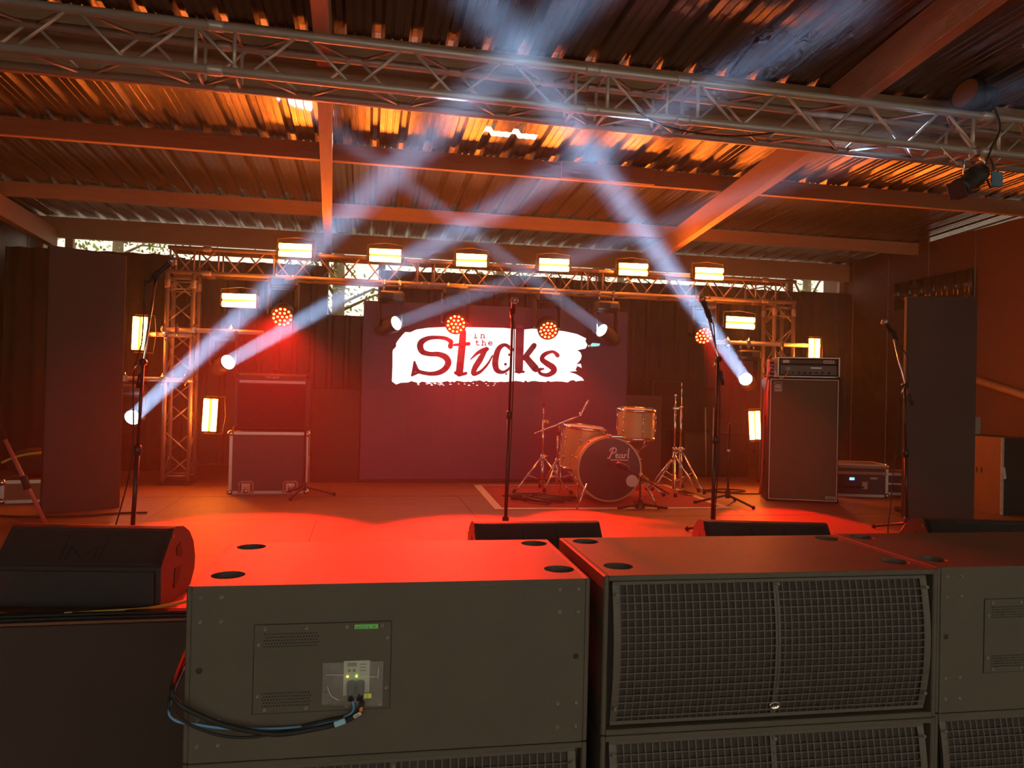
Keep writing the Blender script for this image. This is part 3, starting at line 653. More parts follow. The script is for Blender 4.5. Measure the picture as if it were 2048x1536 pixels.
def curtain(name, label, x0, x1, y, z0, z1, m, amp=.05, per=.16, cat='curtain'):
    b = MB(); n = int((x1-x0)/.02); vs = []
    for k in range(n+1):
        x_ = (x1-x0)*k/n; o = amp*math.sin(2*PI*x_/per+1.3*math.sin(x_*3.1))
        vs += [(x_, o, 0), (x_*.99, o*.8, (z1-z0)*.55), (x_, o*.6, z1-z0)]
    b.add(vs, [(3*k+j, 3*k+3+j, 3*k+4+j, 3*k+1+j) for k in range(n) for j in (0, 1)], True)
    ob = b.build(name, m, None, loc=(x0, y, z0), label=label, cat=cat)
    sm_ = ob.modifiers.new('thick', 'SOLIDIFY'); sm_.thickness = .004
    return ob
curtain('stage_curtain', 'black pleated curtain at the left behind the tall dark flat', -3.95, -2.2, 9.2, G, 3.2, M_drape, .045, .22)
curtain('tarpaulin', 'crumpled shiny black tarpaulin pinned high on the right wall', 0, 1.35, 0, 0, .36, mat('black_tarp', (.05, .042, .036), .2, 0, .3, 6, .6, 9), .035, .19, 'tarpaulin')
bpy.data.objects['tarpaulin'].location = (6.955, 7.6, 2.93); bpy.data.objects['tarpaulin'].rotation_euler = (0, 0, PI/2)

# ================================================================== BACKLINE
t = thing('guitar_cabinet', 'dark guitar amplifier cabinet with silver strip and top handle on a flight case', 'amplifier', (-.85, 7.25, 1.305), R(2))
MB().box((0, .15, .265), (.66, .30, .53), .02).build('cabinet', M_black, t)
MB().box((0, -.003, .23), (.60, .012, .40), .004).build('grille_cloth', mat('guitar_cloth', (.05, .02, .018), .8, 0, .2, 90), t)
MB().box((0, -.008, .452), (.585, .014, .026), .002).build('silver_strip', M_white, t)
MB().box((.0, -.004, .492), (.125, .012, .026), .004).build('name_plate', M_stand, t)
b = MB(); Mx = T(-.056, -.0112, .4845) @ FACE_CAM @ Matrix.Scale(.00195, 4)
L5 = {'F': [[(0, 0), (0, 8), (6, 8)], [(0, 4), (5, 4)]], 'E': [[(6, 8), (0, 8), (0, 0), (6, 0)], [(0, 4), (5, 4)]], 'N': [[(0, 0), (0, 8), (6, 0), (6, 8)]], 'D': [[(0, 0), (0, 8), (4, 8), (6, 5), (6, 3), (4, 0), (0, 0)]], 'R': [[(0, 0), (0, 8), (5, 8), (6, 6), (5, 4), (0, 4)], [(3, 4), (6, 0)]]}
for k, ch in enumerate('FENDER'):
    for l in L5[ch]: b.stroke([(k*10+x_, y_) for x_, y_ in l], 1.9, 0, Mx)
b.build('lettering', M_white, t)
MB().tube(smoothpath([(-.09, .15, .53), (-.08, .15, .552), (0, .15, .568), (.08, .15, .552), (.09, .15, .53)]), .009, 6).build('handle', M_rub, t)
for sx in (-1, 1):
    for z_ in (.02, .51): MB().ball((sx*.315, .015, z_), .026, 8, 6).build('corner_protector', M_rub, t)

def flight_case(label, loc, rz, W, D, H, group=None, casters=True, m=None, latch=True):
    t = thing('flight_case', label, 'case', loc, rz, group); z0 = .0
    MB().box((0, D/2, H/2), (W-.01, D-.01, H-.01), .003).build('body', m or M_case, t)
    e = .03
    for sx in (-1, 1):
        for yy in (.004, D-.004): MB().box((sx*(W/2-e/2), yy, H/2), (e, .012, H), .002).build('edge_strip', M_edge, t)
    for z_ in (e/2, H-e/2):
        for yy in (.004, D-.004): MB().box((0, yy, z_), (W-2*e-.004, .010, e), .002).build('edge_strip', M_edge, t)
    for sx in (-1, 1):
        for z_ in (e/2, H-e/2): MB().box((sx*(W/2-.003), D/2, z_), (.010, D-.02, e), .002).build('edge_strip', M_edge, t)
        for z_ in (.018, H-.018): MB().ball((sx*(W/2-.012), .008, z_), .03, 10, 6).build('ball_corner', M_chrome, t)
    if latch:
        for sx in (-1, 1): 
            b = MB(); b.tube([(sx*W*.28-.06, -.006, .0+.01), (sx*W*.28-.06, -.006, .10), (sx*W*.28-.045, -.006, .115), (sx*W*.28+.045, -.006, .115), (sx*W*.28+.06, -.006, .10), (sx*W*.28+.06, -.006, .01)], .011, 6); b.build('caster_dish', mat('pink_dish', (.48, .28, .25), .5), t)
            b = MB(); b.box((sx*W*.28, -.004, .055), (.085, .008, .095), .003); b.tube([(sx*W*.28-.02, -.016, .03), (sx*W*.28+.02, -.016, .03)], .018, 8); b.box((sx*W*.28, -.014, .07), (.03, .014, .03), .004); b.build('latch', M_chrome, t)
    return t
t = flight_case('grey flight case with silver edges under the guitar cabinet', (-.865, 7.24, G+.001), R(2), .70, .40, .575)
MB().box((.355, .1, .30), (.012, .09, .10), .003).build('side_latch', M_chrome, t)

# bass rig
BR = R(-20)
t = thing('bass_cabinet', 'tall worn bass speaker cabinet with a square badge, right of the drums', 'amplifier', (3.83, 6.66, G), BR)
BW, BD, BH = .655, .42, 1.20
MB().box((BW/2, BD/2, BH/2+.004), (BW, BD, BH-.008), .018).build('cabinet', M_black, t)
MB().box((BW/2, -.004, BH/2), (BW-.055, .012, BH-.06), .003).build('grille_cloth', mat('bass_cloth', (.12, .08, .042), .85, 0, .15, 140), t)
for c, d in (((BW/2, -.003, BH-.022), (BW-.03, .014, .008)), ((BW/2, -.003, .024), (BW-.03, .014, .008)), ((.018, -.003, BH/2), (.008, .014, BH-.04)), ((BW-.018, -.003, BH/2), (.008, .014, BH-.04))):
    MB().box(c, d, .002).build('piping', M_white, t)
bd = MB().box((.085, -.012, BH-.10), (.075, .006, .105), .002).build('badge', mat('badge_face', (.10, .08, .07), .5), t)
b = MB(); Mx = T(.085, -.0155, BH-.095) @ FACE_CAM @ Matrix.Scale(.001, 4)
b.stroke([(24*math.cos(a), 24*math.sin(a)) for a in [PI*1.15-k*PI*1.15/14 for k in range(15)]]+[(24, -22)], 6, 0, Mx)
b.stroke([(13*math.cos(a), 13*math.sin(a)-2) for a in [k*2*PI/18 for k in range(19)]], 5, 0, Mx); b.stroke([(4*math.cos(a), 4*math.sin(a)-2) for a in [k*2*PI/10 for k in range(11)]], 4, 0, Mx)
b.stroke([(-30, -32), (30, -32)], 8, 0, Mx); b.stroke([(-34, 46), (34, 46), (34, -42), (-34, -42), (-34, 46)], 3, 0, Mx); b.build('emblem', M_white, bd)
MB().box((BW-.075, -.011, .055), (.085, .004, .022), .001).build('name_plate', M_white, t)
b = MB(); b.box((BW-.075, -.0135, .055), (.07, .001, .009)); b.build('name_plate_print', M_ink, t)
for z_ in (.35, .8): MB().box((-.004, BD/2, z_), (.012, .16, .05), .004).build('side_handle', M_stand, t)
for sx in (.01, BW-.01):
    for z_ in (.02, BH-.01): MB().ball((sx, .012, z_), .022, 8, 6).build('corner_protector', M_stand, t)
e = Vector((math.cos(BR), math.sin(BR), 0)); dpt = Vector((-math.sin(BR), math.cos(BR), 0))
hl = Vector((3.83, 6.66, G+BH+.002))+e*.09+dpt*.06
t = thing('bass_amplifier', 'bass amplifier head in a rack sleeve on top of the tall bass cabinet', 'amplifier', hl, BR)
HW, HD, HH = .575, .34, .195
b = MB()
for c, d in (((HW/2, HD/2, .008), (HW, HD, .016)), ((HW/2, HD/2, HH-.008), (HW, HD, .016)), ((.008, HD/2, HH/2), (.016, HD, HH-.03)), ((HW-.008, HD/2, HH/2), (.016, HD, HH-.03)), ((HW/2, HD-.01, HH/2), (HW-.03, .016, HH-.03))): b.box(c, d, .003)
b.build('sleeve', M_case, t)
b = MB()
for c, d in (((HW/2, -.003, .006), (HW, .01, .012)), ((HW/2, -.003, HH-.006), (HW, .01, .012)), ((.006, -.003, HH/2), (.012, .01, HH-.02)), ((HW-.006, -.003, HH/2), (.012, .01, HH-.02))): b.box(c, d, .002)
b.build('sleeve_edge', M_edge, t)
MB().box((HW/2, .02, .07), (HW-.05, .02, .095), .002).build('amp_faceplate', mat('amp_face', (.07, .055, .045), .45), t)
MB().box((HW/2, .02, HH-.042), (HW-.05, .02, .038), .002).build('tuner_faceplate', M_black, t)
for xx in (.08, HW-.10): MB().box((xx, .008, HH-.042), (.10 if xx > .2 else .06, .006, .03), .001).build('cream_panel', M_white, t)
for k in range(8): MB().lathe([(.001, .016), (.009, .015), (.011, 0)], 10, T(.09+k*.055, .011, .045) @ RX(PI/2)).build('knob', M_rub, t)
for k in range(4): MB().lathe([(.001, .01), (.006, .009), (.007, 0)], 8, T(HW-.135+k*.022, .006, HH-.042) @ RX(PI/2)).build('knob', M_rub, t)
b = MB(); Mx = T(.10, .0095, .088) @ FACE_CAM @ Matrix.Scale(.001, 4)
b.stroke([(9*math.cos(a)-9, 9*math.sin(a)) for a in [k*2*PI/14 for k in range(15)]], 3, 0, Mx); b.stroke([(9*math.cos(a)+9, 9*math.sin(a)) for a in [k*2*PI/14 for k in range(15)]], 3, 0, Mx); b.stroke([(-18, -16), (18, -16)], 4, 0, Mx); b.build('emblem', M_white, t)
MB().box((.36, .0095, .093), (.10, .002, .012)).build('display_strip', M_edge, t)
rl = Vector((3.83, 6.66, G+BH+.002))+e*.015+dpt*.05
t = thing('effects_unit', 'small red lit box with leads beside the bass amplifier head', 'box', rl, BR)
MB().box((.02, .08, .085), (.05, .15, .17), .006).build('box', mat('box_red_light_tint', (.55, .12, .09), .5), t)  # red stage light painted into the box colour
for k in range(4): MB().box((.02, .002, .03+k*.035), (.04, .006, .02), .002).build('vent', M_rub, t)
q = Vector((3.83, 6.66, G+BH))
cable('speaker_lead', [q+e*.03+dpt*.03+Vector((0, 0, .1)), q+e*.0-dpt*.03+Vector((0, 0, .06)), q+e*-.02-dpt*.03+Vector((0, 0, -.02)), q-e*.03+dpt*.06+Vector((0, 0, -.3)), q-e*.03+dpt*.1+Vector((0, 0, -.9)), q-e*.05+dpt*.12+Vector((0, 0, -1.15))], .008, mat('lead_red_light_tint', (.6, .10, .08), .5), 'red lit speaker lead running down the side of the bass cabinet')  # lead coloured red in place of the red light on it
cable('patch_lead', [q+e*.05-dpt*.01+Vector((0, 0, .06)), q+e*.10-dpt*.04+Vector((0, 0, -.01)), q+e*.15-dpt*.05+Vector((0, 0, .02)), q+e*.18+dpt*.04+Vector((0, 0, .07))], .005, M_org, 'orange patch lead drooping in front of the bass amplifier head')

# racks right of the bass rig
t = flight_case('flight case rack with blue display right of the bass cabinet', (4.98, 6.88, G+.001), R(-14), .60, .42, .335, latch=False)
MB().box((-.01, -.006, .13), (.50, .014, .20), .003).build('rack_unit', M_stand, t)
MB().box((-.07, -.0145, .185), (.05, .004, .026), .001).build('display', mat('blue_display', (.1, .3, .9), .3, 0, 0, emit=(.12, .35, 1), es=3), t, label='small glowing blue display')
for k in range(9): MB().lathe([(.001, .012), (.01, .011), (.012, 0)], 8, T(-.2+k*.03, -.013, .10) @ RX(PI/2)).build('knob', M_rub, t)
MB().box((.06, -.014, .12), (.055, .003, .075), .001).build('sticker', M_tape, t); MB().box((.15, -.014, .195), (.07, .003, .02), .001).build('name_print', M_white, t)
for z_ in (.31, .245): MB().box((0, -.008, z_), (.56, .008, .03), .002).build('lid_rail', mat('lid_rail', (.45, .25, .18), .5), t)
t = flight_case('low black flight case with silver rails behind the rightmost microphone stand', (5.50, 6.98, G+.001), R(-14), .42, .40, .235, latch=False, m=M_black)
MB().box((0, -.008, .12), (.36, .008, .02), .002).build('rail', M_edge, t); MB().box((.03, -.012, .15), (.05, .01, .04), .003).build('latch', M_chrome, t)
t = thing('wooden_case', 'worn brown plywood case beside the tall dark flat at the right', 'case', (5.56, 5.77, G), R(-84))
MB().box((-.25, .2, .345), (.60, .02, .69), .003, T(0, -.19, 0)).build('front_board', M_brown, t)
MB().box((-.25, .24, .345), (.60, .44, .685), .004).build('body', M_black, t)
for c, d in (((.045, .012, .345), (.02, .03, .69)),): MB().box(c, d, .006).build('worn_edge', mat('worn_edge', (.45, .36, .28), .7, 0, .5, 30), t)
MB().box((-.30, -.001, .15), (.12, .004, .15), .001).build('paper_label', mat('pink_paper', (.75, .42, .34), .7), t)
b = MB()
for xx in (-.26, -.24, -.2, -.15): b.box((xx, -.001, .38), (.012, .003, .045))
b.build('stencil', M_ink, t)
MB().box((.075-.02, .10, .36), (.004, .03, .10), .001, RX(.2)).build('tape_scrap', M_white, t)
t = thing('power_box', 'small grey socket box on top of the brown plywood case', 'box', (5.64, 6.22, G+.691), R(-84))
MB().box((0, .05, .085), (.16, .10, .17), .006).build('box', mat('grey_box', (.32, .28, .25), .6), t); MB().box((.0, -.003, .075), (.10, .006, .08), .003).build('socket_cover', M_rub, t)
MB().box((.0, -.003, .14), (.11, .004, .012), .001).build('print_strip', M_rub, t)
t = thing('road_case', 'black road case behind the drum hardware stands', 'case', (4.28, 8.7, G), 0)
MB().box((0, .2, .27), (.86, .5, .54), .004).build('body', M_black, t)
for z_ in (.02, .53): MB().box((0, -.052, z_), (.85, .012, .02), .002).build('edge_strip', M_stand, t)
for sx in (-1, 1): MB().box((sx*.42, -.052, .27), (.02, .012, .5), .002).build('edge_strip', M_stand, t)
t = thing('speaker_box', 'tall dark loudspeaker half hidden behind the drum hardware stands', 'speaker', (3.95, 9.2, G), 0)
MB().box((0, .2, .60), (.62, .4, 1.2), .01).build('cabinet', M_black, t); MB().box((0, -.004, .60), (.56, .01, 1.12), .003).build('grille', M_cloth, t)
t = thing('headphones', 'headphones hanging at the corner of the black road case', 'headphones', (4.72, 8.6, G+.36))
MB().tube([(.06*math.cos(a), 0, .06*math.sin(a)) for a in [R(-30)+k*R(240)/12 for k in range(13)]], .008, 6).build('band', M_stand, t)
for a in (-30, 210): MB().ball((.06*math.cos(R(a)), 0, .06*math.sin(R(a))), .03, 8, 6, None, (.6, 1, 1)).build('ear_cup', M_stand, t)
# left wing clutter
t = flight_case('open brown equipment case on the floor at the left picture edge', (-2.62, 6.75, G+.001), R(10), .50, .35, .19, latch=False, m=M_brown)
MB().box((.12, -.012, .10), (.16, .02, .12), .003).build('black_module', M_rub, t)
for k in range(3): MB().box((.21, -.024, .06+.03*k), (.02, .008, .012), .002).build('socket', M_white, t)
t = thing('equipment_bag', 'black soft bag with a yellow stripe left of the tall dark flat', 'bag', (-2.72, 6.95, G+.20))
MB().ball((0, .05, .11), .20, 16, 10, None, (1.15, .75, .62)).build('bag', M_drape, t)
MB().tube(smoothpath([(-.20, -.10, .12), (-.1, -.115, .165), (.02, -.12, .195), (.13, -.115, .205), (.2, -.09, .195)]), [.011]*25, 6).build('stripe', M_yel, t)
t = thing('tripod_stand', 'red lit tripod leg rising at the left picture edge', 'stand', (-2.08, 5.55, G))
MB().tube([(.0, 0, .02), (-.28, .02, .60)], .014, 8).build('leg', mat('leg_red_light_tint', (.45, .12, .09), .4), t); MB().tube([(-.28, .02, .60), (-.55, .05, 1.15)], .02, 8).build('upper_tube', M_stand, t)  # lower leg tinted red to imitate the stage light falling on it
MB().tube([(-.13, .01, .27), (-.16, .01, .36)], .024, 8).build('clamp', M_rub, t); MB().ball((.0, 0, .018), .018, 8, 6).build('foot', M_rub, t)
MB().tube([(-.55, .05, 1.15), (-.95, .2, .01)], .014, 8).build('leg', M_stand, t); MB().tube([(-.55, .05, 1.15), (-.7, .7, .01)], .014, 8).build('leg', M_stand, t)
cable('floor_cable', [(-2.9, 6.2, G+.01), (-2.45, 6.02, G+.01), (-2.1, 6.02, G+.01), (-1.8, 6.15, G+.01), (-1.62, 6.17, G+.01)], .009, M_rub, 'black cable lying on the deck in front of the left tall flat')

# ================================================================== DRUMS
t = thing('drum_rug', 'red rug with a cream border under the drum kit', 'rug', (0, 0, G))
def rugpoly(o): return [(1.09+o, 6.24+o), (2.1, 6.21+o), (3.22-o, 6.2+o), (3.30-o, 7.85-o), (1.14+o, 7.86-o)]
MB().prism(rugpoly(.0), .0015, .006).build('border', M_tape, t)
MB().prism(rugpoly(.075), .006, .009).build('pile', M_rug, t)
def drum(t, r, h, M, lugs=8, shell=M_shell, head=M_head, head2=None):
    MB().lathe([(r, 0), (r, h)], 40, M).build('shell', shell, t)
    MB().lathe([(.001, h+.004), (r*.97, h+.004), (r*1.0, h-.002)], 40, M).build('batter_head', head, t)
    MB().lathe([(.001, -.004), (r*.97, -.004), (r*1.0, .002)], 40, M).build('resonant_head', head2 or head, t)
    for z_ in (0, h): MB().lathe([(r+.002, z_-.016), (r+.012, z_-.014), (r+.012, z_+.014), (r+.002, z_+.016), (r-.006, z_+.01)], 40, M).build('hoop', M_chrome, t)
    for k in range(lugs):
        a = 2*PI*(k+.5)/lugs; b = MB(); c, s_ = math.cos(a), math.sin(a)
        for z_ in (h*.27, h*.73): b.ball(((r+.008)*c, (r+.008)*s_, z_), .012, 8, 6, M, (1, 1, 2))
        b.tube([((r+.014)*c, (r+.014)*s_, -.005), ((r+.014)*c, (r+.014)*s_, h+.005)], .003, 5, True, M); b.build('lug', M_chrome, t)
kx, ky, kr = 2.195, 6.55, .30
t = thing('bass_drum', 'large bass drum with black front head in the middle of the rug', 'drum', (kx, ky, G+.012+kr), R(-6))
Mk = RX(PI/2) @ T(0, 0, -.42)
MB().lathe([(kr-.005, 0), (kr-.005, .42)], 48, Mk).build('shell', M_shell, t)
MB().lathe([(.001, .424), (kr-.01, .424)], 48, Mk).build('front_head', M_hblack, t)
MB().lathe([(.001, -.004), (kr-.01, -.004)], 48, Mk).build('batter_head', M_head, t)
for z_ in (0, .42): MB().lathe([(kr-.018, z_+.015), (kr+.0, z_+.018), (kr+.0, z_-.02), (kr-.01, z_-.02)], 48, Mk).build('hoop', M_shell, t)
for k in range(10):
    a = 2*PI*(k+.5)/10; b = MB(); c, s_ = math.cos(a), math.sin(a); b.ball(((kr+.003)*c, (kr+.003)*s_, .12), .014, 8, 6, Mk, (1, 1, 2)); b.ball(((kr+.003)*c, (kr+.003)*s_, .31), .014, 8, 6, Mk, (1, 1, 2))
    b.tube([((kr+.012)*c, (kr+.012)*s_, .30), ((kr+.012)*c, (kr+.012)*s_, .43)], .004, 5, True, Mk); b.build('lug', M_chrome, t)
b = MB(); Mx = T(-.115, -.4265, .135) @ FACE_CAM @ Matrix.Scale(.001, 4)
sc = lambda p: [(a*1.0, c*1.0) for a, c in p]
b.stroke(smoothpath([(18, 0, 0), (36, 45, 0), (52, 85, 0)], 4) and [(18, -2), (36, 45), (52, 88)], 12, 0, Mx)
b.stroke([tuple(p[:2]) for p in smoothpath([(2, 8, 0), (12, 0, 0), (22, 14, 0), (30, 34, 0)], 5)], 8, 0, Mx)
b.stroke([tuple(p[:2]) for p in smoothpath([(24, 60, 0), (28, 80, 0), (52, 92, 0), (76, 82, 0), (74, 60, 0), (52, 46, 0), (38, 44, 0)], 6)], 11, 0, Mx)
b.stroke([tuple(p[:2]) for p in smoothpath([(72, 20, 0), (90, 26, 0), (92, 36, 0), (80, 38, 0), (74, 22, 0), (82, 6, 0), (102, 14, 0)], 5)], 9.5, 0, Mx)
b.stroke([tuple(p[:2]) for p in smoothpath([(128, 34, 0), (112, 34, 0), (106, 16, 0), (116, 5, 0), (130, 20, 0), (134, 36, 0), (130, 10, 0), (142, 8, 0)], 5)], 9.5, 0, Mx)
b.stroke([tuple(p[:2]) for p in smoothpath([(144, 34, 0), (152, 32, 0), (148, 4, 0), (156, 30, 0), (170, 36, 0)], 5)], 9.5, 0, Mx)
b.stroke([(188, 90), (178, 10), (192, 8)], 11, 0, Mx); b.stroke([(30, -12), (186, -12)], 8, 0, Mx); b.build('lettering', M_white, t)
MB().prism(circ(.105, -.055, .052, 24), 0, .002, T(0, -.4265, 0) @ FACE_CAM).build('port_hole_ring', mat('port_pale', (.5, .46, .43), .6), t)
for sx in (-1, 1): MB().tube([(sx*.26, -.3, -.1), (sx*.36, -.38, -kr-.005)], .009, 6).build('spur', M_chrome, t)
MB().box((.0, -.25, kr+.015), (.12, .08, .03), .01).build('tom_mount', M_chrome, t)
t = thing('floor_tom', 'champagne floor tom standing behind the left side of the bass drum', 'drum', (2.06, 7.05, G+.27), 0)
drum(t, .205, .40, RY(R(5)) @ RX(R(4)), 8)
for k in range(3):
    a = R(-110+120*k); MB().tube([(.225*math.cos(a), .225*math.sin(a), .22), (.225*math.cos(a), .225*math.sin(a), -.24), (.24*math.cos(a), .24*math.sin(a), -.258)], .008, 6).build('leg', M_chrome, t)
    MB().box((.222*math.cos(a), .222*math.sin(a), .14), (.03, .03, .06), .006).build('leg_bracket', M_chrome, t)
t = thing('rack_tom', 'champagne tom drum raised on a stand behind the right side of the bass drum', 'drum', (2.60, 6.98, 1.30), 0)
drum(t, .178, .27, RX(R(4)), 6)
def tripod(b, x, y, z, spread, top, r=.011, n=3, a0=90, feet=None):
    for k in range(n):
        a = R(a0+360*k/n); c, s_ = math.cos(a), math.sin(a)
        b.append(('leg', [(x+.02*c, y+.02*s_, top), (x+spread*.75*c, y+spread*.75*s_, z+top*.28), (x+spread*c, y+spread*s_, z+.012)], r))
        b.append(('strut', [(x+.01*c, y+.01*s_, z+.12), (x+spread*.55*c, y+spread*.55*s_, z+(top-z)*.52)], r*.6))
def hw_stand(name, label, x, y, h, spread, legtop, m=M_chrome, a0=90, group='chrome drum hardware stands', tops=()):
    t = thing(name, label, 'stand', (x, y, G+.009), 0, group); parts = []
    MB().tube([(0, 0, .05), (0, 0, h*.5)], .0145, 10).build('lower_tube', m, t); MB().tube([(0, 0, h*.5), (0, 0, h)], .010, 10).build('upper_tube', m, t)
    MB().lathe([(.012, -.02), (.022, -.018), (.022, .018), (.012, .02)], 10, T(0, 0, h*.5)).build('height_clamp', m, t)
    MB().box((.03, 0, h*.5), (.04, .012, .02), .004).build('wing_nut', m, t)
    tripod(parts, 0, 0, 0, spread, legtop, .009, 3, a0)
    for nm, pts, r in parts: MB().tube(pts, r, 6).build(nm, m, t)
    MB().lathe([(.014, -.025), (.026, -.02), (.026, .02), (.014, .025)], 10, T(0, 0, legtop)).build('leg_collar', m, t)
    for k in range(3):
        a = R(a0+120*k); MB().tube([(spread*.97*math.cos(a), spread*.97*math.sin(a), .045), (spread*1.02*math.cos(a), spread*1.02*math.sin(a), .012)], [.014, .02], 8).build('rubber_foot', M_rub, t)
    return t
t = hw_stand('cymbal_stand', 'chrome cymbal stand without cymbal left of the floor tom', 1.735, 7.25, .72, .32, .34, a0=200)
MB().tube([(0, 0, .72), (0, 0, .86)], .005, 6).build('cymbal_rod', M_chrome, t); MB().lathe([(.001, .88), (.02, .875), (.014, .855), (.02, .85), (.001, .845)], 10).build('cymbal_felt', M_rub, t)
MB().lathe([(.001, .012), (.024, .01), (.024, -.01), (.001, -.012)], 12, T(.03, -.03, .70) @ RX(PI/2)).build('tilter', M_chrome, t)
t = hw_stand('boom_stand', 'chrome boom stand with its arm reaching over the floor tom', 1.93, 7.42, .56, .28, .30, a0=230)
MB().tube([(-.28, -.15, .575), (.17, -.18, .76)], .009, 8).build('boom_arm', M_chrome, t); MB().tube([(.17, -.18, .76), (.20, -.18, .80), (.26, -.18, .92)], .008, 8).build('cymbal_tilter', M_chrome, t)
MB().lathe([(.001, .02), (.014, .018), (.014, -.018), (.001, -.02)], 10, T(.18, -.19, .78)).build('tilter_clamp', M_chrome, t); MB().tube([(0, 0, .56), (-.02, -.16, .66)], .012, 8).build('boom_clamp', M_chrome, t)
t = hw_stand('cymbal_stand', 'chrome cymbal stand right of the rack tom, nearer the drums', 3.06, 7.10, .90, .30, .36, a0=250)
MB().tube([(0, 0, .9), (0, 0, .985)], .005, 6).build('cymbal_rod', M_chrome, t); MB().ball((0, 0, .985), .014, 8, 6).build('wing_nut_top', M_chrome, t); MB().box((0, -.01, .86), (.07, .03, .03), .008).build('tilter', M_chrome, t)
t = hw_stand('hihat_stand', 'tall chrome hi-hat stand with bare rod right of the rack tom', 3.19, 7.25, .88, .30, .42, a0=300)
MB().tube([(0, 0, .88), (0, 0, 1.12)], .004, 6).build('pull_rod', M_chrome, t); MB().lathe([(.006, .86), (.022, .865), (.022, .875), (.006, .88)], 12).build('seat_cup', M_chrome, t); MB().box((0, -.16, .012), (.09, .26, .014), .003).build('pedal', M_chrome, t)
t = hw_stand('snare_stand', 'short chrome basket stand under the rack tom', 2.63, 6.98, .44, .26, .24, a0=210)
for k in range(3):
    a = R(30+120*k); MB().tube([(0, 0, .44), (.15*math.cos(a), .15*math.sin(a), .50), (.17*math.cos(a), .17*math.sin(a), .545)], .007, 6).build('basket_arm', M_chrome, t)
t = thing('kick_microphone_stand', 'short black microphone stand with round base in front of the bass drum', 'stand', (2.37, 6.22, G+.009))
MB().lathe([(.001, .09), (.012, .088), (.03, .06), (.045, .012), (.045, .0)], 14).build('hub', M_stand, t)
for a in (200, 335, 80): MB().tube([(.02*math.cos(R(a)), .02*math.sin(R(a)), .035), (.24*math.cos(R(a)), .24*math.sin(R(a)), .012)], [.010, .013], 8).build('leg', M_stand, t)
MB().tube([(0, 0, .08), (0, 0, .28)], .009, 8).build('pole', M_stand, t); MB().tube([(-.16, .02, .36), (.28, .02, .12)], .008, 8).build('boom', M_stand, t); MB().lathe([(.001, -.06), (.022, -.055), (.028, .0), (.026, .05), (.001, .06)], 12, aim((-.16, .02, .36), (-.30, .1, .42))).build('microphone', M_stand, t); MB().ball((0, -.0, .285), .018, 8, 6).build('clutch', M_chrome, t)
# folded stands lying on the rug
lay = [(1.32, 6.70, 1.62, 6.42), (1.36, 6.76, 1.76, 6.50), (1.44, 6.80, 1.86, 6.55), (1.50, 6.88, 1.92, 6.66)]
labs = ['nearest the front border', 'second from the front border', 'third from the front border', 'nearest the floor tom']
for k, (xa, ya, xb, yb) in enumerate(lay):
    t = thing('folded_stand', 'folded black microphone stand lying on the rug, %s' % labs[k], 'stand', (xa, ya, G+.012), math.atan2(yb-ya, xb-xa), 'folded stands on the rug'); L_ = math.hypot(xb-xa, yb-ya)
    MB().tube([(0, 0, .022), (L_, 0, .022)], .014, 8).build('pole', M_stand, t)
    for s_ in (-1, 1): MB().tube([(L_*.35, s_*.012, .036), (L_*.98, s_*.024, .018)], .010, 6).build('leg', M_stand, t)
    MB().lathe([(.014, -.02), (.026, -.015), (.026, .015), (.014, .02)], 10, T(L_*.35, 0, .028) @ RY(PI/2)).build('hub', M_stand, t); MB().tube([(-.1, .01, .03), (L_*.3, .005, .045)], .008, 6).build('boom', M_stand, t)
cable('instrument_cable', [(3.45, 7.35, G+.02), (3.7, 7.2, G+.01), (3.95, 7.3, G+.01), (3.75, 7.45, G+.01), (3.5, 7.3, G+.012), (3.7, 7.1, G+.012), (3.98, 7.05, G+.012), (4.1, 7.15, G+.012)], .008, M_rub, 'coils of black cable on the deck left of the bass cabinet')
t = thing('folded_music_stand', 'thin folded stand leaning in front of the black road case', 'stand', (4.12, 8.52, G))
for dx in (-.03, .05): MB().tube([(dx, 0, 0.01), (dx*1.4, .04, .95)], .008, 6).build('pole', M_alu, t)
b = MB(); b.box((.02, .03, .98), (.22, .02, .24), .006); b.build('bundle', M_stand, t)

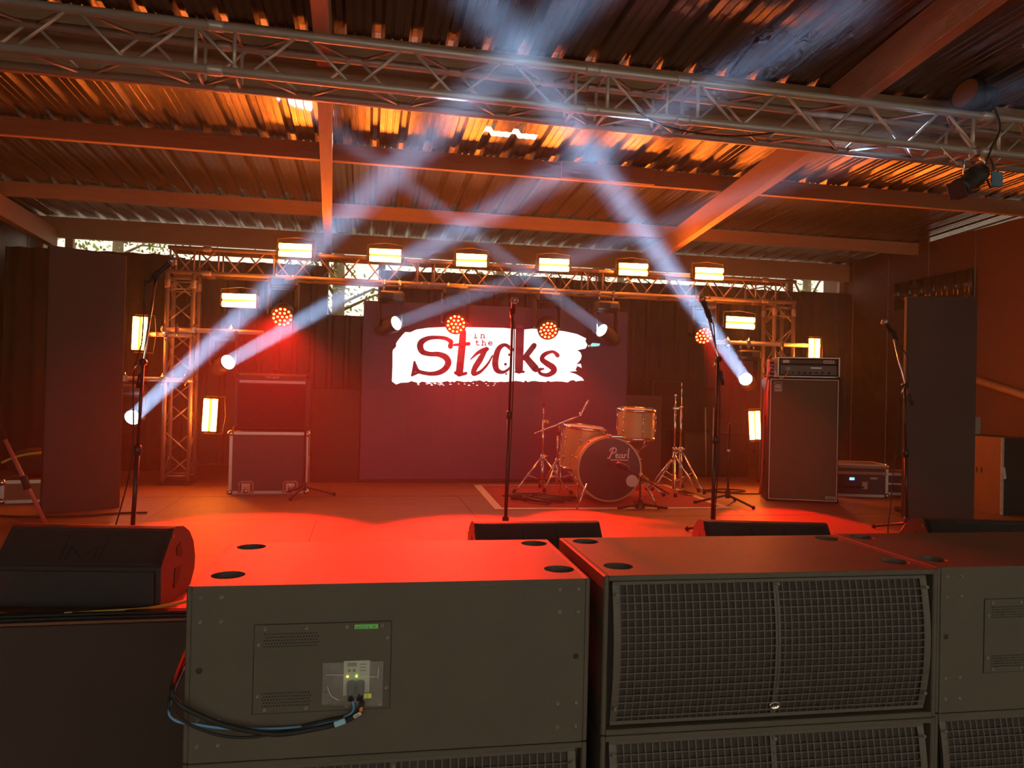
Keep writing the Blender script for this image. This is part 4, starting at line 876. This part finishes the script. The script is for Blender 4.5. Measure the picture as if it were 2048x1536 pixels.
# ================================================================== MICROPHONES
def straight_tripod(t, spread=.30, a0=100):
    for k in range(3):
        a = R(a0+120*k); MB().tube([(.0, 0, .10), (.03*math.cos(a), .03*math.sin(a), .085), (spread*math.cos(a), spread*math.sin(a), .018)], .010, 8).build('leg', M_stand, t)
        MB().ball((spread*math.cos(a), spread*math.sin(a), .018), .018, 8, 6).build('rubber_foot', M_rub, t)
    MB().lathe([(.012, .06), (.024, .065), (.024, .13), (.012, .14)], 12).build('hub', M_stand, t)
def vocal_mic(label, base, joint, boom_tail, clip, tip, mic_dir, cab, lean=None):
    # base, joint etc. in world; microphone stands in its clip
    bs = Vector(base); t = thing('microphone_stand', label+' stand', 'stand', bs, 0, 'vocal microphone stands'); w_ = lambda p: Vector(p)-bs
    straight_tripod(t); j = w_(joint)
    MB().tube([(0, 0, .1), j*.55], .0125, 10).build('lower_tube', M_stand, t); MB().tube([j*.55, j], .009, 10).build('upper_tube', M_stand, t)
    MB().lathe([(.01, -.03), (.02, -.026), (.02, .026), (.01, .03)], 10, aim(j*.55, j)).build('height_clutch', M_stand, t)
    if boom_tail is not None:
        MB().tube([w_(boom_tail), j, w_(clip)], .0075, 8).build('boom', M_chrome, t)
        tl = w_(boom_tail); MB().tube([tl, tl+(j-tl)*.55], .013, 8).build('counterweight', M_stand, t)
        MB().lathe([(.001, -.022), (.02, -.02), (.02, .02), (.001, .022)], 10, T(*j) @ RX(PI/2)).build('swivel', M_stand, t); MB().tube([j+Vector((-.015, -.02, 0)), j+Vector((-.05, -.03, -.06))], .006, 6).build('swivel_handle', M_chrome, t)
    c = w_(clip); d = Vector(mic_dir).normalized()
    MB().tube([c, c+d*.02], .010, 8).build('clip_joint', M_stand, t)
    Mm = aim(c+Vector((0, 0, .02)), c+Vector((0, 0, .02))+d)
    MB().lathe([(.017, -.02), (.019, -.02), (.019, .035), (.017, .035)], 12, Mm).build('clip', M_rub, t)
    mo = Vector(clip)+Vector((0, 0, .02)); m_ = thing('microphone', label, 'microphone', mo, 0, 'vocal microphones'); Mq = aim((0, 0, 0), d)
    MB().lathe([(.001, -.06), (.010, -.058), (.0115, -.05), (.0155, .06), (.018, .095), (.019, .10)], 14, Mq).build('handle', M_stand, m_)
    MB().ball((0, 0, .122), .0255, 14, 10, Mq).build('grille', M_chrome if False else mat('mic_grille', (.30, .28, .26), .4, .8, .1, 300), m_); MB().lathe([(.0255, .118), (.0275, .119), (.0275, .127), (.0255, .128)], 16, Mq).build('collar', M_chrome, m_)
    st_ = mo-d*.06
    cable('microphone_cable', [st_]+[Vector(p) for p in cab], .0042, M_rub, 'cable of the '+label, group='microphone cables')
vocal_mic('microphone in front of the left truss tower', (-1.285, 4.6, G), (-1.252, 4.6, 1.84), (-1.275, 4.6, 1.69), (-1.196, 4.6, 2.315), None, (.6, -.05, .62), [(-1.252, 4.6, 2.30), (-1.256, 4.6, 2.18), (-1.262, 4.6, 1.95), (-1.30, 4.6, 1.75), (-1.30, 4.62, 1.3), (-1.4, 4.7, .9), (-1.5, 4.9, .735), (-1.62, 5.2, .73)])
vocal_mic('microphone in front of the video wall logo', (.968, 5.1, G), (.984, 5.1, 2.24), None, (.984, 5.1, 2.25), None, (-.05, -.6, .4), [(.995, 5.1, 2.2), (.998, 5.09, 2.0), (.995, 5.09, 1.6), (.985, 5.09, 1.2), (.95, 5.05, .78), (.84, 5.0, .73), (.72, 5.2, .73)])
vocal_mic('microphone in front of the rightmost horizontal strobe', (2.405, 4.9, G), (2.425, 4.9, 1.98), (2.465, 4.9, 1.80), (2.345, 4.9, 2.27), None, (-.4, -.1, .75), [(2.385, 4.9, 2.22), (2.40, 4.9, 2.1), (2.44, 4.9, 1.8), (2.44, 4.89, 1.3), (2.42, 4.88, .8), (2.5, 4.8, .73), (2.8, 4.8, .73)])
vocal_mic('microphone at the right in front of the tall dark flat', (3.955, 4.9, G), (3.918, 4.9, 1.83), (3.985, 4.9, 1.69), (3.815, 4.9, 2.19), None, (-.6, -.1, .6), [(3.865, 4.9, 2.13), (3.93, 4.9, 2.05), (3.935, 4.9, 1.95), (3.95, 4.9, 1.86), (3.88, 4.9, 1.80), (3.87, 4.9, 1.5), (3.84, 4.9, 1.25), (3.80, 4.88, .95), (3.76, 4.85, .75), (3.7, 4.7, .73)])
t = thing('microphone_stand', 'empty black tripod stand in front of the flight case under the guitar cabinet', 'stand', (-.53, 7.05, G), 0, 'spare stands'); straight_tripod(t, .27, 250)
MB().tube([(0, 0, .1), (0, 0, .62)], .0115, 8).build('pole', M_stand, t)
t = thing('microphone_stand', 'empty black tripod stand left of the bass cabinet', 'stand', (3.30, 6.42, G), 0, 'spare stands'); straight_tripod(t, .30, 290)
MB().tube([(0, 0, .1), (0, 0, .75)], .0115, 8).build('pole', M_stand, t); MB().ball((0, 0, .50), .02, 8, 6).build('clutch', M_chrome, t)

# ================================================================== TREES BEYOND THE BACK WALL
def tree(label, x, y, h, cr, n, seed):
    r_ = random.Random(seed); t = thing('tree', label, 'tree', (x, y, 0), 0, 'trees beyond the back wall')
    MB().tube([(0, 0, 0), (.1*r_.random(), 0, h*.4), (.2*(r_.random()-.5), 0, h)], [.16, .12, .05], 8).build('trunk', M_bark, t)
    br = MB(); lf = MB()
    for k in range(26):
        z_ = h*r_.uniform(.25, .95); a = r_.uniform(0, 2*PI); L_ = cr*r_.uniform(.6, 1.1); p0 = Vector((0, 0, z_)); p1 = p0+Vector((math.cos(a)*L_*.5, math.sin(a)*L_*.5, L_*.25)); p2 = p0+Vector((math.cos(a)*L_, math.sin(a)*L_, L_*r_.uniform(-.1, .4)))
        br.tube([p0, p1, p2], [.03, .02, .008], 5)
        for q in range(n//26):
            f = r_.uniform(.25, 1.05); c = p1.lerp(p2, (f-.5)*2) if f > .5 else p0.lerp(p1, f*2); c = c+Vector((r_.gauss(0, .22), r_.gauss(0, .22), r_.gauss(0, .2)))
            e1 = Vector((r_.gauss(0, 1), r_.gauss(0, 1), r_.gauss(0, 1))).normalized(); e2 = e1.orthogonal().normalized(); s_ = r_.uniform(.03, .06)
            lf.add([c-e1*s_, c+e2*s_*.5, c+e1*s_, c-e2*s_*.5], [(0, 1, 2, 3)])
    br.build('branches', M_bark, t); o = lf.build('foliage', M_leaf, t, kind='stuff')
tree('leafy tree behind the gap above the left tall flat', -4.3, 14.0, 6.2, 1.6, 2600, 1)
tree('leafy tree behind the square opening beside the screen', -.6, 13.2, 6.0, 1.7, 2200, 2)
tree('leafy tree behind the gap above the middle of the truss', 2.6, 15.0, 6.0, 1.9, 2600, 3)
tree('leafy tree behind the gap above the right half of the truss', 6.0, 17.5, 7.0, 1.5, 2400, 8)
tree('leafy tree behind the gap beside the right truss tower', 9.0, 14.3, 6.0, 1.8, 2000, 5)

# ================================================================== HAZE
hm = bpy.data.materials.new('haze'); hm.use_nodes = True; nt = hm.node_tree; nt.nodes.clear()
vo = nt.nodes.new('ShaderNodeVolumeScatter'); vo.inputs['Color'].default_value = (1, 1, 1, 1); vo.inputs['Density'].default_value = HAZE; vo.inputs['Anisotropy'].default_value = .25
ou = nt.nodes.new('ShaderNodeOutputMaterial'); nt.links.new(vo.outputs[0], ou.inputs['Volume'])
link('haze', MB().box((1.5, 6.6, 2.32), (10.96, 6.7, 3.16)).mesh('haze'), hm, kind='stuff', label='thin theatrical haze filling the barn that shows the light beams', cat='haze')
